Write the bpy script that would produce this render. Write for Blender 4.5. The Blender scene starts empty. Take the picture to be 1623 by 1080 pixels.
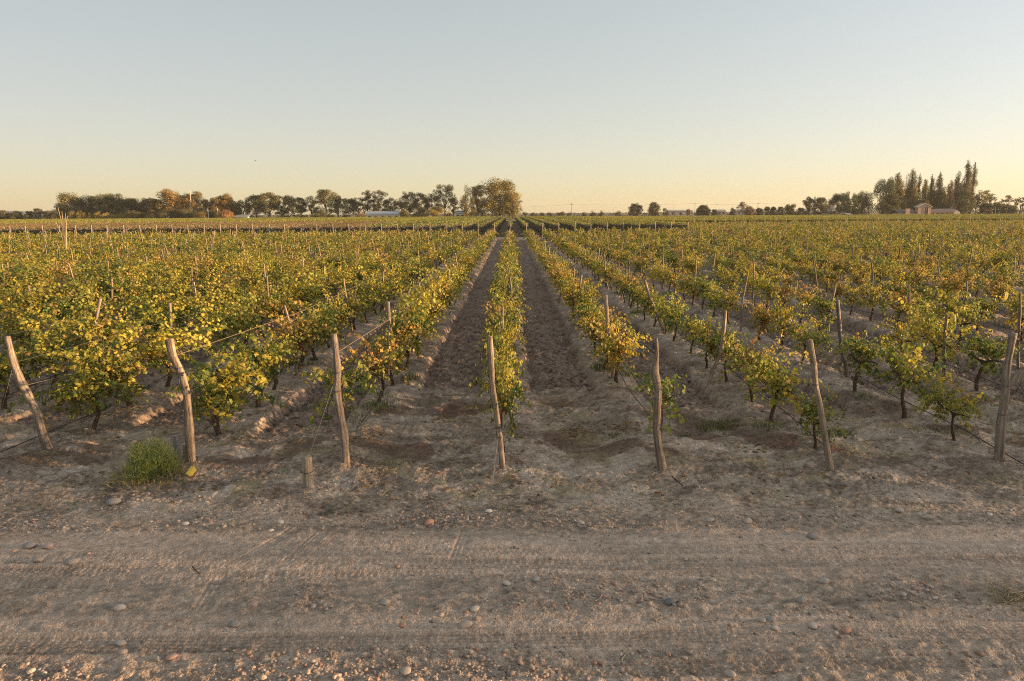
import bpy, math, random
import numpy as np
from mathutils import Vector, Matrix

R = math.radians
SC = bpy.context.scene
COL = SC.collection
PI = math.pi

# ------------------------------------------------------------------ camera
CAM_H = 4.1
PITCH = R(10.63)
ROLL = R(0.35)
FPX = 1082.0
cd = bpy.data.cameras.new('camera'); cam = bpy.data.objects.new('camera', cd); COL.objects.link(cam)
SC.camera = cam
cd.sensor_width = 36.0; cd.lens = 36.0 * FPX / 1623.0
cd.clip_start = 0.1; cd.clip_end = 20000
cam.matrix_world = Matrix.Translation((0, 0, CAM_H)) @ Matrix.Rotation(PI/2 - PITCH, 4, 'X') @ Matrix.Rotation(-ROLL, 4, 'Z')
CM = cam.matrix_world.copy(); CMI = CM.inverted()

def ray(px, py):
    """direction of the ray through a photograph pixel (1623 x 1080)"""
    return (CM.to_3x3() @ Vector(((px-811.5)/FPX, -(py-540)/FPX, -1))).normalized()
def on_ground(px, py, z=0.0):
    d = ray(px, py); t = (z-CAM_H)/d.z
    return (d.x*t, d.y*t)
def at_y(px, py, Y):
    d = ray(px, py); t = Y/d.y
    return Vector((d.x*t, Y, CAM_H+d.z*t))
def proj(x, y, z):
    v = CMI @ Vector((x, y, z))
    if v.z > -0.1: return None
    return (811.5+FPX*v.x/-v.z, 540-FPX*v.y/-v.z, -v.z)

# ------------------------------------------------------------------ world, sun, exposure
SUN_EL, SUN_AZ = 6.5, 95.0          # azimuth clockwise from +Y (the view direction)
w = bpy.data.worlds.new('World'); SC.world = w; w.use_nodes = True
nt = w.node_tree; bg = nt.nodes['Background']
sky = nt.nodes.new('ShaderNodeTexSky'); sky.sky_type = 'NISHITA'; sky.sun_disc = False
sky.sun_elevation = R(SUN_EL); sky.sun_rotation = R(SUN_AZ)
sky.air_density = 1.0; sky.dust_density = 0.5; sky.ozone_density = 1.0
# the photograph's sky is evened out: a soft exponent per channel on the physical sky
sx = nt.nodes.new('ShaderNodeSeparateColor'); cx_ = nt.nodes.new('ShaderNodeCombineColor')
nt.links.new(sky.outputs[0], sx.inputs[0])
for i_, (ex, gain) in enumerate(((.42, 1.34), (.42, 1.26), (.5, 1.14))):
    pw = nt.nodes.new('ShaderNodeMath'); pw.operation = 'POWER'; pw.inputs[1].default_value = ex
    ml = nt.nodes.new('ShaderNodeMath'); ml.operation = 'MULTIPLY'; ml.inputs[1].default_value = gain
    nt.links.new(sx.outputs[i_], pw.inputs[0]); nt.links.new(pw.outputs[0], ml.inputs[0]); nt.links.new(ml.outputs[0], cx_.inputs[i_])
# the air towards the sun is the brighter side of the sky
tcw = nt.nodes.new('ShaderNodeTexCoord'); sxw = nt.nodes.new('ShaderNodeSeparateXYZ'); nt.links.new(tcw.outputs['Generated'], sxw.inputs[0])
mad = nt.nodes.new('ShaderNodeMath'); mad.operation = 'MULTIPLY_ADD'; mad.inputs[1].default_value = .22; mad.inputs[2].default_value = .99
nt.links.new(sxw.outputs['X'], mad.inputs[0])
vsc = nt.nodes.new('ShaderNodeVectorMath'); vsc.operation = 'SCALE'
nt.links.new(cx_.outputs[0], vsc.inputs[0]); nt.links.new(mad.outputs[0], vsc.inputs['Scale']); nt.links.new(vsc.outputs[0], bg.inputs[0])
bg.inputs[1].default_value = 0.15
sd = Vector((math.sin(R(SUN_AZ))*math.cos(R(SUN_EL)), math.cos(R(SUN_AZ))*math.cos(R(SUN_EL)), math.sin(R(SUN_EL))))
ld = bpy.data.lights.new('sun', 'SUN'); lo = bpy.data.objects.new('sun', ld); COL.objects.link(lo)
ld.energy = 5.0; ld.angle = R(0.6); ld.color = (1.0, 0.64, 0.34)
lo.rotation_euler = (-sd).to_track_quat('-Z', 'Y').to_euler(); lo.location = (60, -20, 40)
SC.view_settings.view_transform = 'Standard'; SC.view_settings.look = 'None'
SC.cycles.filter_width = 1.05; SC.cycles.use_denoising = False
SC.view_settings.gamma = 1.0; SC.view_settings.exposure = 1.27

# ------------------------------------------------------------------ helpers
def tag(o, label=None, cat=None, group=None, kind=None):
    if label: o['label'] = label
    if cat: o['category'] = cat
    if group: o['group'] = group
    if kind: o['kind'] = kind
    return o
def empty(name, loc=(0, 0, 0), rz=0):
    o = bpy.data.objects.new(name, None); COL.objects.link(o); o.location = loc; o.rotation_euler = (0, 0, rz)
    o.empty_display_size = 0.2
    return o
def link(name, me, parent=None, loc=None):
    o = bpy.data.objects.new(name, me); COL.objects.link(o)
    if parent: o.parent = parent
    if loc is not None: o.location = loc
    return o
def mesh_np(name, V, polys, mats=(), mat_idx=None, col=None, smooth=False):
    """V (N,3); polys: list of (M,k) int arrays; col (N,3) colour per vertex"""
    me = bpy.data.meshes.new(name)
    V = np.asarray(V, dtype=np.float32)
    me.vertices.add(len(V)); me.vertices.foreach_set('co', V.ravel())
    polys = [np.asarray(p, dtype=np.int32) for p in polys if len(p)]
    loops = np.concatenate([p.ravel() for p in polys])
    sizes = np.concatenate([np.full(len(p), p.shape[1], np.int32) for p in polys])
    starts = np.concatenate([[0], np.cumsum(sizes)[:-1]]).astype(np.int32)
    me.loops.add(len(loops)); me.loops.foreach_set('vertex_index', loops)
    me.polygons.add(len(sizes)); me.polygons.foreach_set('loop_start', starts)
    if mat_idx is not None: me.polygons.foreach_set('material_index', np.asarray(mat_idx, np.int32))
    me.polygons.foreach_set('use_smooth', np.full(len(sizes), smooth, dtype=bool))
    me.update(calc_edges=True); me.validate()
    if col is not None:
        a = me.color_attributes.new('tint', 'FLOAT_COLOR', 'POINT')
        c = np.ones((len(V), 4), np.float32); c[:, :3] = col; a.data.foreach_set('color', c.ravel())
    for m in mats: me.materials.append(m)
    return me
class MB:
    """collects pieces into one mesh"""
    def __init__(s): s.V = []; s.P = {}; s.C = []; s.n = 0
    def add(s, V, F, col=(1, 1, 1)):
        V = np.asarray(V, dtype=float).reshape(-1, 3)
        F = np.asarray(F)
        s.P.setdefault(F.shape[1], []).append(F + s.n)
        s.V.append(V); c = np.asarray(col, dtype=float)
        s.C.append(np.broadcast_to(c, (len(V), 3)) if c.ndim == 1 else c)
        s.n += len(V)
    def box(s, a, b, col=(1, 1, 1)):
        x0, y0, z0 = a; x1, y1, z1 = b
        s.add([(x0,y0,z0),(x1,y0,z0),(x1,y1,z0),(x0,y1,z0),(x0,y0,z1),(x1,y0,z1),(x1,y1,z1),(x0,y1,z1)],
              [(0,3,2,1),(4,5,6,7),(0,1,5,4),(1,2,6,5),(2,3,7,6),(3,0,4,7)], col)
    def tube(s, pts, rad, n=8, col=(1, 1, 1), cap=True, rng=None, rough=0.0):
        pts = np.asarray(pts, float); m = len(pts)
        rad = np.broadcast_to(np.asarray(rad, float), (m,))
        T = np.gradient(pts, axis=0); T /= np.linalg.norm(T, axis=1)[:, None] + 1e-9
        ref = np.array([1., 0, 0]) if abs(T[0][0]) < 0.8 else np.array([0, 1., 0])
        V = []
        A = np.cross(T[0], ref); A /= np.linalg.norm(A)
        ang = np.arange(n)*2*PI/n
        for i in range(m):
            A = A - T[i]*np.dot(A, T[i]); A /= np.linalg.norm(A); B = np.cross(T[i], A)
            rr = rad[i]*(1+(rng.uniform(-rough, rough, n) if rng is not None else 0))
            V.append(pts[i] + (np.cos(ang)*rr)[:, None]*A + (np.sin(ang)*rr)[:, None]*B)
        V = np.concatenate(V)
        i = np.arange(m-1)[:, None]*n; j = np.arange(n)[None, :]; k = (j+1) % n
        F = np.stack([i+j, i+k, i+n+k, i+n+j], -1).reshape(-1, 4)
        s.add(V, F, col)
        if cap:
            c0 = s.n
            s.add([pts[0]-T[0]*rad[0]*.1, pts[-1]+T[-1]*rad[-1]*.25], np.zeros((0, 3), int), col)
            b = c0-len(V)
            s.P.setdefault(3, []).append(np.array([(c0, b+(q+1) % n, b+q) for q in range(n)] +
                [(c0+1, b+(m-1)*n+q, b+(m-1)*n+(q+1) % n) for q in range(n)]))
    def mesh(s, name, mats, smooth=False):
        C = np.concatenate(s.C)
        return mesh_np(name, np.concatenate(s.V), [np.concatenate(p) for p in s.P.values()], mats, None, C, smooth)

def hash2(ix, iy, seed):
    h = (ix.astype(np.int64)*374761393 + iy.astype(np.int64)*668265263 + seed*974634777) & 0xFFFFFFFF
    h = ((h ^ (h >> 13))*1274126177) & 0xFFFFFFFF
    h = (h ^ (h >> 16)) & 0xFFFFFFFF
    return h/4294967295.0
def vnoise(x, y, seed=0):
    ix = np.floor(x); iy = np.floor(y); fx = x-ix; fy = y-iy
    fx = fx*fx*(3-2*fx); fy = fy*fy*(3-2*fy)
    a = hash2(ix, iy, seed); b = hash2(ix+1, iy, seed); c = hash2(ix, iy+1, seed); d = hash2(ix+1, iy+1, seed)
    return (a*(1-fx)+b*fx)*(1-fy)+(c*(1-fx)+d*fx)*fy - 0.5       # -0.5 .. 0.5
def fbm(x, y, seed=0, octv=4, gain=0.5):
    t = 0; a = 1.0
    for i in range(octv):
        ca, sa = math.cos(0.6*i), math.sin(0.6*i)
        t = t + a*vnoise((x*ca-y*sa)*2**i, (x*sa+y*ca)*2**i, seed+i*17); a *= gain
    return t
def sstep(a, b, x):
    t = np.clip((x-a)/(b-a), 0, 1); return t*t*(3-2*t)

# ------------------------------------------------------------------ materials
def new_mat(name):
    m = bpy.data.materials.new(name); m.use_nodes = True
    nt = m.node_tree; p = nt.nodes['Principled BSDF']
    return m, nt, p
def N(nt, t, **kw):
    n = nt.nodes.new(t)
    for k, v in kw.items():
        if hasattr(n, k): setattr(n, k, v)
        else: n.inputs[k].default_value = v
    return n
def tint_mat(name, rough=0.9, nscale=20, namt=0.3, bump=0.0, bscale=60, spec=0.2, coords='Object', stretch=(1, 1, 1)):
    m, nt, p = new_mat(name)
    at = N(nt, 'ShaderNodeAttribute', attribute_name='tint')
    tc = N(nt, 'ShaderNodeTexCoord'); mp = N(nt, 'ShaderNodeMapping'); mp.inputs['Scale'].default_value = stretch
    nt.links.new(tc.outputs[coords], mp.inputs[0])
    nz = N(nt, 'ShaderNodeTexNoise'); nz.inputs['Scale'].default_value = nscale; nz.inputs['Detail'].default_value = 5
    nt.links.new(mp.outputs[0], nz.inputs['Vector'])
    mr = N(nt, 'ShaderNodeMapRange'); mr.inputs[1].default_value = 0.25; mr.inputs[2].default_value = 0.75
    mr.inputs[3].default_value = 1-namt; mr.inputs[4].default_value = 1+namt
    nt.links.new(nz.outputs[0], mr.inputs[0])
    mx = N(nt, 'ShaderNodeVectorMath', operation='SCALE')
    nt.links.new(at.outputs['Color'], mx.inputs[0]); nt.links.new(mr.outputs[0], mx.inputs['Scale'])
    nt.links.new(mx.outputs[0], p.inputs['Base Color'])
    p.inputs['Roughness'].default_value = rough; p.inputs['Specular IOR Level'].default_value = spec
    if bump:
        n2 = N(nt, 'ShaderNodeTexNoise'); n2.inputs['Scale'].default_value = bscale; n2.inputs['Detail'].default_value = 6
        nt.links.new(mp.outputs[0], n2.inputs['Vector'])
        b = N(nt, 'ShaderNodeBump'); b.inputs['Strength'].default_value = bump; b.inputs['Distance'].default_value = 0.035
        nt.links.new(n2.outputs[0], b.inputs['Height']); nt.links.new(b.outputs[0], p.inputs['Normal'])
    return m
def leaf_mat(name, trans=0.35, gloss=0.25):
    m, nt, p = new_mat(name)
    at = N(nt, 'ShaderNodeAttribute', attribute_name='tint')
    oi = N(nt, 'ShaderNodeObjectInfo')
    hv = N(nt, 'ShaderNodeHueSaturation')
    mr = N(nt, 'ShaderNodeMapRange'); mr.inputs[3].default_value = 0.8; mr.inputs[4].default_value = 1.2
    nt.links.new(oi.outputs['Random'], mr.inputs[0]); nt.links.new(mr.outputs[0], hv.inputs['Value'])
    nt.links.new(at.outputs['Color'], hv.inputs['Color'])
    p.inputs['Roughness'].default_value = 0.5; p.inputs['Specular IOR Level'].default_value = gloss
    tr = N(nt, 'ShaderNodeBsdfTranslucent'); ms = N(nt, 'ShaderNodeMixShader'); ms.inputs[0].default_value = trans
    out = nt.nodes['Material Output']
    nt.links.new(hv.outputs[0], p.inputs['Base Color']); nt.links.new(hv.outputs[0], tr.inputs['Color'])
    nt.links.new(p.outputs[0], ms.inputs[1]); nt.links.new(tr.outputs[0], ms.inputs[2]); nt.links.new(ms.outputs[0], out.inputs[0])
    return m

M_SOIL = tint_mat('soil', 0.95, 9, 0.20, 0.9, 38, 0.1)
# a second, finer speckle of grit on the soil
_nt = M_SOIL.node_tree; _p = _nt.nodes['Principled BSDF']
_l = _p.inputs['Base Color'].links[0].from_socket
_tc = N(_nt, 'ShaderNodeTexCoord'); _n = N(_nt, 'ShaderNodeTexNoise'); _n.inputs['Scale'].default_value = 70; _n.inputs['Detail'].default_value = 3
_nt.links.new(_tc.outputs['Object'], _n.inputs['Vector'])
_r = N(_nt, 'ShaderNodeMapRange'); _r.inputs[1].default_value = .3; _r.inputs[2].default_value = .7; _r.inputs[3].default_value = .66; _r.inputs[4].default_value = 1.34
_nt.links.new(_n.outputs[0], _r.inputs[0])
_v = N(_nt, 'ShaderNodeVectorMath', operation='SCALE'); _nt.links.new(_l, _v.inputs[0]); _nt.links.new(_r.outputs[0], _v.inputs['Scale'])
_nt.links.new(_v.outputs[0], _p.inputs['Base Color'])
M_WOOD = tint_mat('weathered_wood', 0.85, 8, 0.35, 0.8, 30, 0.15, stretch=(3.2, 3.2, .35))
M_BARK = tint_mat('vine_bark', 0.9, 14, 0.4, 1.0, 45, 0.1, stretch=(4, 4, 1))
M_LEAF = leaf_mat('vine_leaf', 0.38, 0.3)
M_TREE = leaf_mat('tree_foliage', 0.2, 0.1)
M_STONE = tint_mat('stone', 0.8, 25, 0.25, 0.4, 60, 0.25)
M_PLAIN = tint_mat('painted_surface', 0.8, 6, 0.08, 0, 0, 0.2)
M_HOSE = tint_mat('black_hose', 0.5, 6, 0.1, 0, 0, 0.4)
M_GRASS = leaf_mat('grass', 0.3, 0.15)

# ------------------------------------------------------------------ row layout
SP = 2.65
def row_x(k, y=12.0): return -0.17 + SP*k
Y_END = {-3: None, -2: None}
NEAR_END = 106.0
def near_end(k): return 176.0 if k >= 12 else (112.5 if abs(k) > 2 else NEAR_END)
ROAD_Y = 8.5
def bed_start(k):          # bed between row k and k+1
    return {0: 15.0, -1: 15.1, 1: 13.4, -2: 12.0, -3: 12.6, 2: 13.2, -4: 13.0, 3: 14.4}.get(k, 13.0 + 1.0*math.sin(k*2.3))

def ground_h(x, y, fine=True, want_col=False):
    x = np.asarray(x, float); y = np.asarray(y, float)
    kf = (x+0.17)/SP
    k = np.round(kf); d = np.abs(kf-k)*SP                       # distance from the nearest row
    kb = np.floor(kf)
    bs = np.zeros_like(x)
    for q in range(-12, 12): bs = np.where(kb == q, bed_start(q), bs)
    bs = np.where((kb < -12) | (kb >= 12), 13.0, bs)
    bs = bs + 0.5*vnoise(x*1.1, y*0.3, 5)
    yend = NEAR_END+1.0
    inrow = sstep(10.2, 13.0, y)*(1-sstep(yend+2, yend+4, y))
    edge = 0.53 + 0.11*fbm(y*0.7+k*7.7, np.sign(kf-k)*3+k, 3, 2)
    berm = (1-sstep(edge-0.05, edge+0.10, d))
    bed = sstep(bs-0.3, bs+1.4, y)*(1-sstep(yend-1.2, yend, y))
    bed2 = bed*(1-berm)
    ramp = 0.35+0.65*sstep(12, 20, y)
    h = 0.10*inrow*ramp*(1-sstep(edge-0.35, edge+0.25, d))
    h = h - 0.115*bed2 - 0.045*bed2*(1-sstep(edge+0.08, edge+0.34, d))
    h = h + 0.03*bed2*sstep(0.8, 1.32, d)
    # lobes of the eroded berm sides
    h = h + inrow*(1-bed2)*(0.06*fbm(x*2.0, y*1.1, 31, 3)+0.035*fbm(x*5.0, y*4.0, 32, 3))
    # mounds at the post feet
    h = h + 0.07*sstep(9.6, 10.7, y)*(1-sstep(11.4, 13.0, y))*np.exp(-(d/0.6)**2)
    # headland relief
    head = sstep(8.2, 9.8, y)*(1-bed2)*(1-sstep(60, 110, y))
    h = h + head*(0.085*fbm(x*0.8, y*1.3, 11, 3) + 0.05*fbm(x*3.3, y*3.3, 12, 3))
    road = 1-sstep(8.3, 9.2, y)
    h = h + road*(0.035*fbm(x*0.5, y*1.0, 21, 3))
    gravelzone = (1-sstep(7.0, 7.4, y+0.25*vnoise(x*.5, y, 44)))*sstep(6.35, 6.55, y) + (1-sstep(5.85, 6.05, y+.3*vnoise(x*.4, y, 45)))
    gravelzone = np.clip(gravelzone + sstep(8.15, 8.4, y+.3*vnoise(x*.7, y, 46))*(1-sstep(8.9, 9.4, y)), 0, 1)
    if fine:
        near = 1-sstep(45, 70, y)
        clod = np.maximum(fbm(x*8.5, y*8.5, 41, 3)+0.08, -0.12)
        h = h + bed2*near*(0.13*clod + 0.04*fbm(x*2.4, y*2.4, 43, 2))
        h = h + head*near*(0.045*np.abs(fbm(x*9, y*9, 51, 3)) + 0.022*fbm(x*21, y*21, 52, 2))
        h = h + road*(0.010*fbm(x*7, y*10, 61, 3)+0.007*fbm(x*22, y*26, 63, 2))
        h = h + road*gravelzone*0.045*np.maximum(fbm(x*7, y*9, 62, 3), -0.1)
        # wheel tracks running along the road
        for (yc, wd, dep, rib) in ((7.42, 0.13, 0.026, 0.005), (7.72, 0.10, 0.012, 0.004), (6.02, 0.14, 0.022, 0.004), (6.30, 0.08, 0.014, 0.003), (7.16, .10, .014, .005), (5.60, .11, .016, .005)):
            c = yc + 0.06*np.sin(x*0.31+yc) + 0.025*np.sin(x*0.9+yc*3)
            t = np.abs(y-c)/wd
            fade = 0.55+1.3*vnoise(x*0.33, yc*9+y*1.2, 71)+.5*vnoise(x*2.1, y*9, 72)
            m = (1-sstep(0.8, 1.05, t))*np.clip(fade, 0, 1)
            h = h + road*(-dep*m + dep*0.6*np.exp(-((t-1.25)/0.22)**2)*np.clip(fade, 0, 1))
            h = h + road*m*rib*(np.sin((y-c)*2*PI/0.05) + 0.8*np.sin(x*2*PI/0.075 + np.sign(y-c)*1.5))
        # slanting scuffs and tracks turning across the road
        sc = np.maximum(vnoise((x*1.0+y*1.6)*3.4, (y*1.0-x*0.5)*6.0, 81), -0.15)
        zone = sstep(6.15, 6.3, y)*(1-sstep(6.7, 6.95, y))*sstep(-0.1, 0.15, vnoise(x*0.35, y*0.2, 82)+0.05)
        h = h + road*zone*0.050*sc
        for (x0, sl, y0, y1, w2) in ((-3.35, 0.52, 7.5, 8.5, .10), (-2.7, .25, 7.5, 8.3, .1), (3.75, -0.75, 6.2, 7.2, .12), (-3.3, -0.1, 6.5, 7.3, .10), (-.7, .12, 7.5, 8.4, .09), (4.6, .3, 5.2, 5.9, .11)):
            c = x0 + sl*(y-y0); t = np.abs(x-c)/w2
            m = (1-sstep(0.85, 1.1, t))*sstep(y0, y0+.15, y)*(1-sstep(y1-.15, y1, y))
            h = h - 0.012*m*(1+vnoise(y*3, x*3, 85)) + m*0.006*np.sin((x-c)*2*PI/0.06)
        # footprints
        rg = np.random.RandomState(5)
        for i in range(9):
            fx, fy, fa = rg.uniform(-4.5, 5.5), rg.uniform(5.6, 8.4), rg.uniform(-.9, .9)+PI/2*rg.randint(0, 2)
            u = (x-fx)*math.cos(fa)+(y-fy)*math.sin(fa); v = -(x-fx)*math.sin(fa)+(y-fy)*math.cos(fa)
            q = (u/0.15)**2+(v/0.055)**2
            h = h - 0.006*(1-sstep(0.5, 1.3, q)) + 0.002*np.exp(-((q-1.35)/0.4)**2)
    if not want_col: return h
    # ---- soil colours (dust, turned earth, damp patches, straw, plus painted tread shading)
    dust = np.array([0.545, 0.412, 0.315]); pale = np.array([0.55, 0.435, 0.34]); turned = np.array([0.26, 0.185, 0.142])
    damp = np.array([0.15, 0.085, 0.055]); straw = np.array([0.46, 0.36, 0.20]); headc = np.array([0.39, 0.295, 0.22])
    n1 = fbm(x*0.7, y*0.9, 91, 4); n2 = fbm(x*2.3, y*2.9, 92, 4); n3 = fbm(x*6, y*8, 93, 3); n4 = fbm(x*17, y*22, 94, 2)*(1-sstep(20, 40, y))
    C = headc[None, :]*(1+0.4*n1+0.4*n2+0.4*n3+0.5*n4)[:, None]
    mixin = lambda C, c, m: C*(1-m)[:, None] + c[None, :]*m[:, None]
    C = mixin(C, pale, np.clip(sstep(0.0, 0.35, n2+0.5*n1)*head*0.85, 0, 1))
    C = mixin(C, dust, np.clip(road*(1-0.55*gravelzone)*(0.85+0.4*n1), 0, 1))
    C = mixin(C, pale*.64, np.clip(inrow*berm*(0.35+0.5*sstep(0.3, 0.5, d))*(0.9+0.9*n2), 0, 1)*0.7)
    C = mixin(C, turned*1.0, np.clip(bed2*(0.95+0.3*n2), 0, 1))
    C = C*(1+bed2*(0.7*n3+.8*n4)+.25*n4)[:, None]
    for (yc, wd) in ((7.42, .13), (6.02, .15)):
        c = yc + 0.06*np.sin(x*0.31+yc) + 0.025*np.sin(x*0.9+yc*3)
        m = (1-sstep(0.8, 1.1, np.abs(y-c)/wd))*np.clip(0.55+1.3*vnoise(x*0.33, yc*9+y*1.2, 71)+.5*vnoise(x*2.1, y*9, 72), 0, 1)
        C = C*(1-.20*m-.14*m*np.sin((y-c)*2*PI/0.05))[:, None]  # compacted tracks are darker; the rib stripes paint in shading of the tread relief
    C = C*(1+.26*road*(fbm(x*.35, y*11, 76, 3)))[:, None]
    C = C*(1-.16*gravelzone*road*(.6+1.2*n3))[:, None]
    # loose earth between the front posts, and damp stains
    m = (1-bed)*sstep(10.3, 11.0, y)*(1-sstep(14.0, 15.5, y))*sstep(0.12, 0.3, fbm(x*1.1+4, y*1.4, 95, 3))
    C = mixin(C, damp, np.clip(m*0.75, 0, 1))
    m = sstep(8.9, 9.6, y)*(1-sstep(13, 16, y))*sstep(0.2, 0.45, fbm(x*1.5, y*2.5, 96, 4))*0.5
    C = mixin(C, straw*0.8, m)
    m = head*sstep(9.0, 10, y)*sstep(0.1, 0.4, fbm(x*0.9+9, y*1.7, 97, 4))*0.5
    C = mixin(C, np.array([0.17, 0.12, 0.085]), m)
    far = sstep(107.5, 109, y)
    C = mixin(C, np.array([0.26, 0.19, 0.13]), far)
    C = mixin(C, np.array([0.62, 0.47, 0.27]), sstep(352, 356, y)*(1-sstep(376, 382, y))*0.9)
    C = mixin(C, np.array([0.22, 0.18, 0.10]), sstep(382, 386, y))
    return h, np.clip(C, 0.02, 0.9)

def gh(x, y):
    return float(ground_h(np.array([x]), np.array([y]), True)[0])

# ------------------------------------------------------------------ ground sheet (road in front, field behind)
def build_ground():
    # rows follow the perspective so that near earth is finely modelled
    ys = [-600, -300, -150, -80, -45, -25, -12, -6, -2, 0, 1.5, 2.6, 3.4, 4.0]
    y = 4.0
    while y < 60:
        y += max(0.0075, 0.8*(y*y+16)/(4.1*683*0.97)*0.62); ys.append(y)
    while y < 130: y += 0.8; ys.append(y)
    while y < 420: y += 4; ys.append(y)
    while y < 2900: y *= 1.25; ys.append(min(y, 3000))
    ys = np.array(ys)
    i_road = int(np.searchsorted(ys, ROAD_Y)); ys[i_road] = ROAD_Y
    ud = np.linspace(-0.86, 0.86, 1150)
    ue = 0.86*np.exp(np.linspace(0, 1, 46)[1:]**1.3*5.4)
    u = np.concatenate([-ue[::-1], ud, ue])
    wv = np.where(ys > 3.4, ys+0.9, 4.3+np.abs(3.4-ys)*0.6)
    X = np.clip(u[None, :]*wv[:, None], -3000, 3000); Y = np.broadcast_to(ys[:, None], X.shape)
    x = X.ravel(); yy = Y.ravel()
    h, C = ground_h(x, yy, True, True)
    h = np.where(np.abs(x) > 0.87*wv.repeat(len(u)), ground_h(x, yy, False), h)
    h = np.where((yy > 420) | (yy < 2), 0, h)
    V = np.stack([x, yy, h], -1)
    nu = len(u); ny = len(ys)
    i = np.arange(ny-1)[:, None]*nu; j = np.arange(nu-1)[None, :]
    F = np.stack([i+j, i+j+1, i+nu+j+1, i+nu+j], -1)
    a = V[:(i_road+1)*nu]; fa = F[:i_road].reshape(-1, 4)
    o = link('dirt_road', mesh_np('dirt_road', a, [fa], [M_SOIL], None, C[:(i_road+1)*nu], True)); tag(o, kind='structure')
    b = V[i_road*nu:]; fb = F[i_road:].reshape(-1, 4)-i_road*nu
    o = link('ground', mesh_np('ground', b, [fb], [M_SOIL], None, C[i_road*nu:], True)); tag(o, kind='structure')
build_ground()

# ------------------------------------------------------------------ vines
LP = np.array([(0, 0), (.30, -.14), (.52, .08), (.36, .26), (.60, .52), (.27, .60), (.10, .80), (0, 1.0),
               (-.10, .80), (-.27, .60), (-.60, .52), (-.36, .26), (-.52, .08), (-.30, -.14)])
PAL = {   # vine leaf colours: green, yellow-green, gold, rust, brown
    'g': (0.075, 0.13, 0.028), 'G': (0.185, 0.24, 0.045), 'y': (0.40, 0.35, 0.05), 'Y': (0.62, 0.48, 0.08),
    'o': (0.54, 0.31, 0.08), 'r': (0.36, 0.15, 0.07), 'b': (0.34, 0.21, 0.10)}
MIXES = {
    'golden': dict(g=.12, G=.26, y=.34, Y=.20, o=.04, r=.004, b=.04),
    'green': dict(g=.34, G=.38, y=.18, Y=.06, o=.01, r=.002, b=.02),
    'rusty': dict(g=.12, G=.20, y=.24, Y=.12, o=.16, r=.05, b=.11),
    'mixed': dict(g=.20, G=.32, y=.27, Y=.13, o=.03, r=.005, b=.04)}
def pick_cols(rng, mix, n):
    ks = list(MIXES[mix]); p = np.array([MIXES[mix][q] for q in ks]); p /= p.sum()
    c = np.array([PAL[q] for q in ks])[rng.choice(len(ks), n, p=p)]
    return c*rng.uniform(0.75, 1.25, (n, 1))
def shoots(rng, n, spread, hgt, half, droop, head=0.85, zmin=0.46):
    """leaf node positions and outward directions; also shoot polylines"""
    P, O, L = [], [], []; SH = shoots.last = []
    nb = rng.randint(3, 6); bunch = [(rng.uniform(-half, half), rng.uniform(.5, 1.35), rng.uniform(0, 2*PI)) for _ in range(nb)]
    for i in range(n):
        by, bh, ba = bunch[i % nb]
        y0 = float(np.clip(by+rng.normal(0, .13), -half, half)) if rng.rand() < .8 else rng.uniform(-half, half); p = np.array([rng.normal(0, 0.05), y0, head+rng.uniform(-.08, .12)])
        a = ba+rng.normal(0, .9) if rng.rand() < .5 else rng.uniform(0, 2*PI); out = np.array([math.cos(a)*spread, math.sin(a)*0.35, 0])
        d = out + np.array([0, 0, rng.uniform(0.5, 1.1)]); d /= np.linalg.norm(d)
        ln = hgt*bh*rng.uniform(0.5, 1.15); steps = int(ln/0.055); line = [p.copy()]
        g = droop*rng.uniform(0.4, 1.6)
        if rng.rand() < 0.28: d[2] *= 0.05; g *= 2.2                 # shoots that hang
        for s in range(steps):
            d = d + np.array([rng.normal(0, .10), rng.normal(0, .10), rng.normal(0, .06)-g*0.09]); d /= np.linalg.norm(d)
            p = p + d*0.055
            if p[2] < zmin: break
            line.append(p.copy())
            if s >= 1:
                sd_ = np.array([-d[1], d[0], 0]); sd_ = sd_/(np.linalg.norm(sd_)+1e-6)*(1 if s % 2 else -1)
                o = sd_*rng.uniform(.6, 1.1) + np.array([rng.normal(0, .4), rng.normal(0, .4), rng.uniform(0, .7)]); o /= np.linalg.norm(o)
                P.append(p + o*rng.uniform(.04, .10)); O.append(o + 0.8*np.array([p[0], 0, 0.25])); SH.append(i)
                if rng.rand() < .45:
                    o2 = rng.normal(0, 1, 3); o2 /= np.linalg.norm(o2); P.append(p + o2*.09); O.append(o2); SH.append(i)
        if len(line) > 2: L.append(line)
    return np.array(P), np.array(O), L
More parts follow.
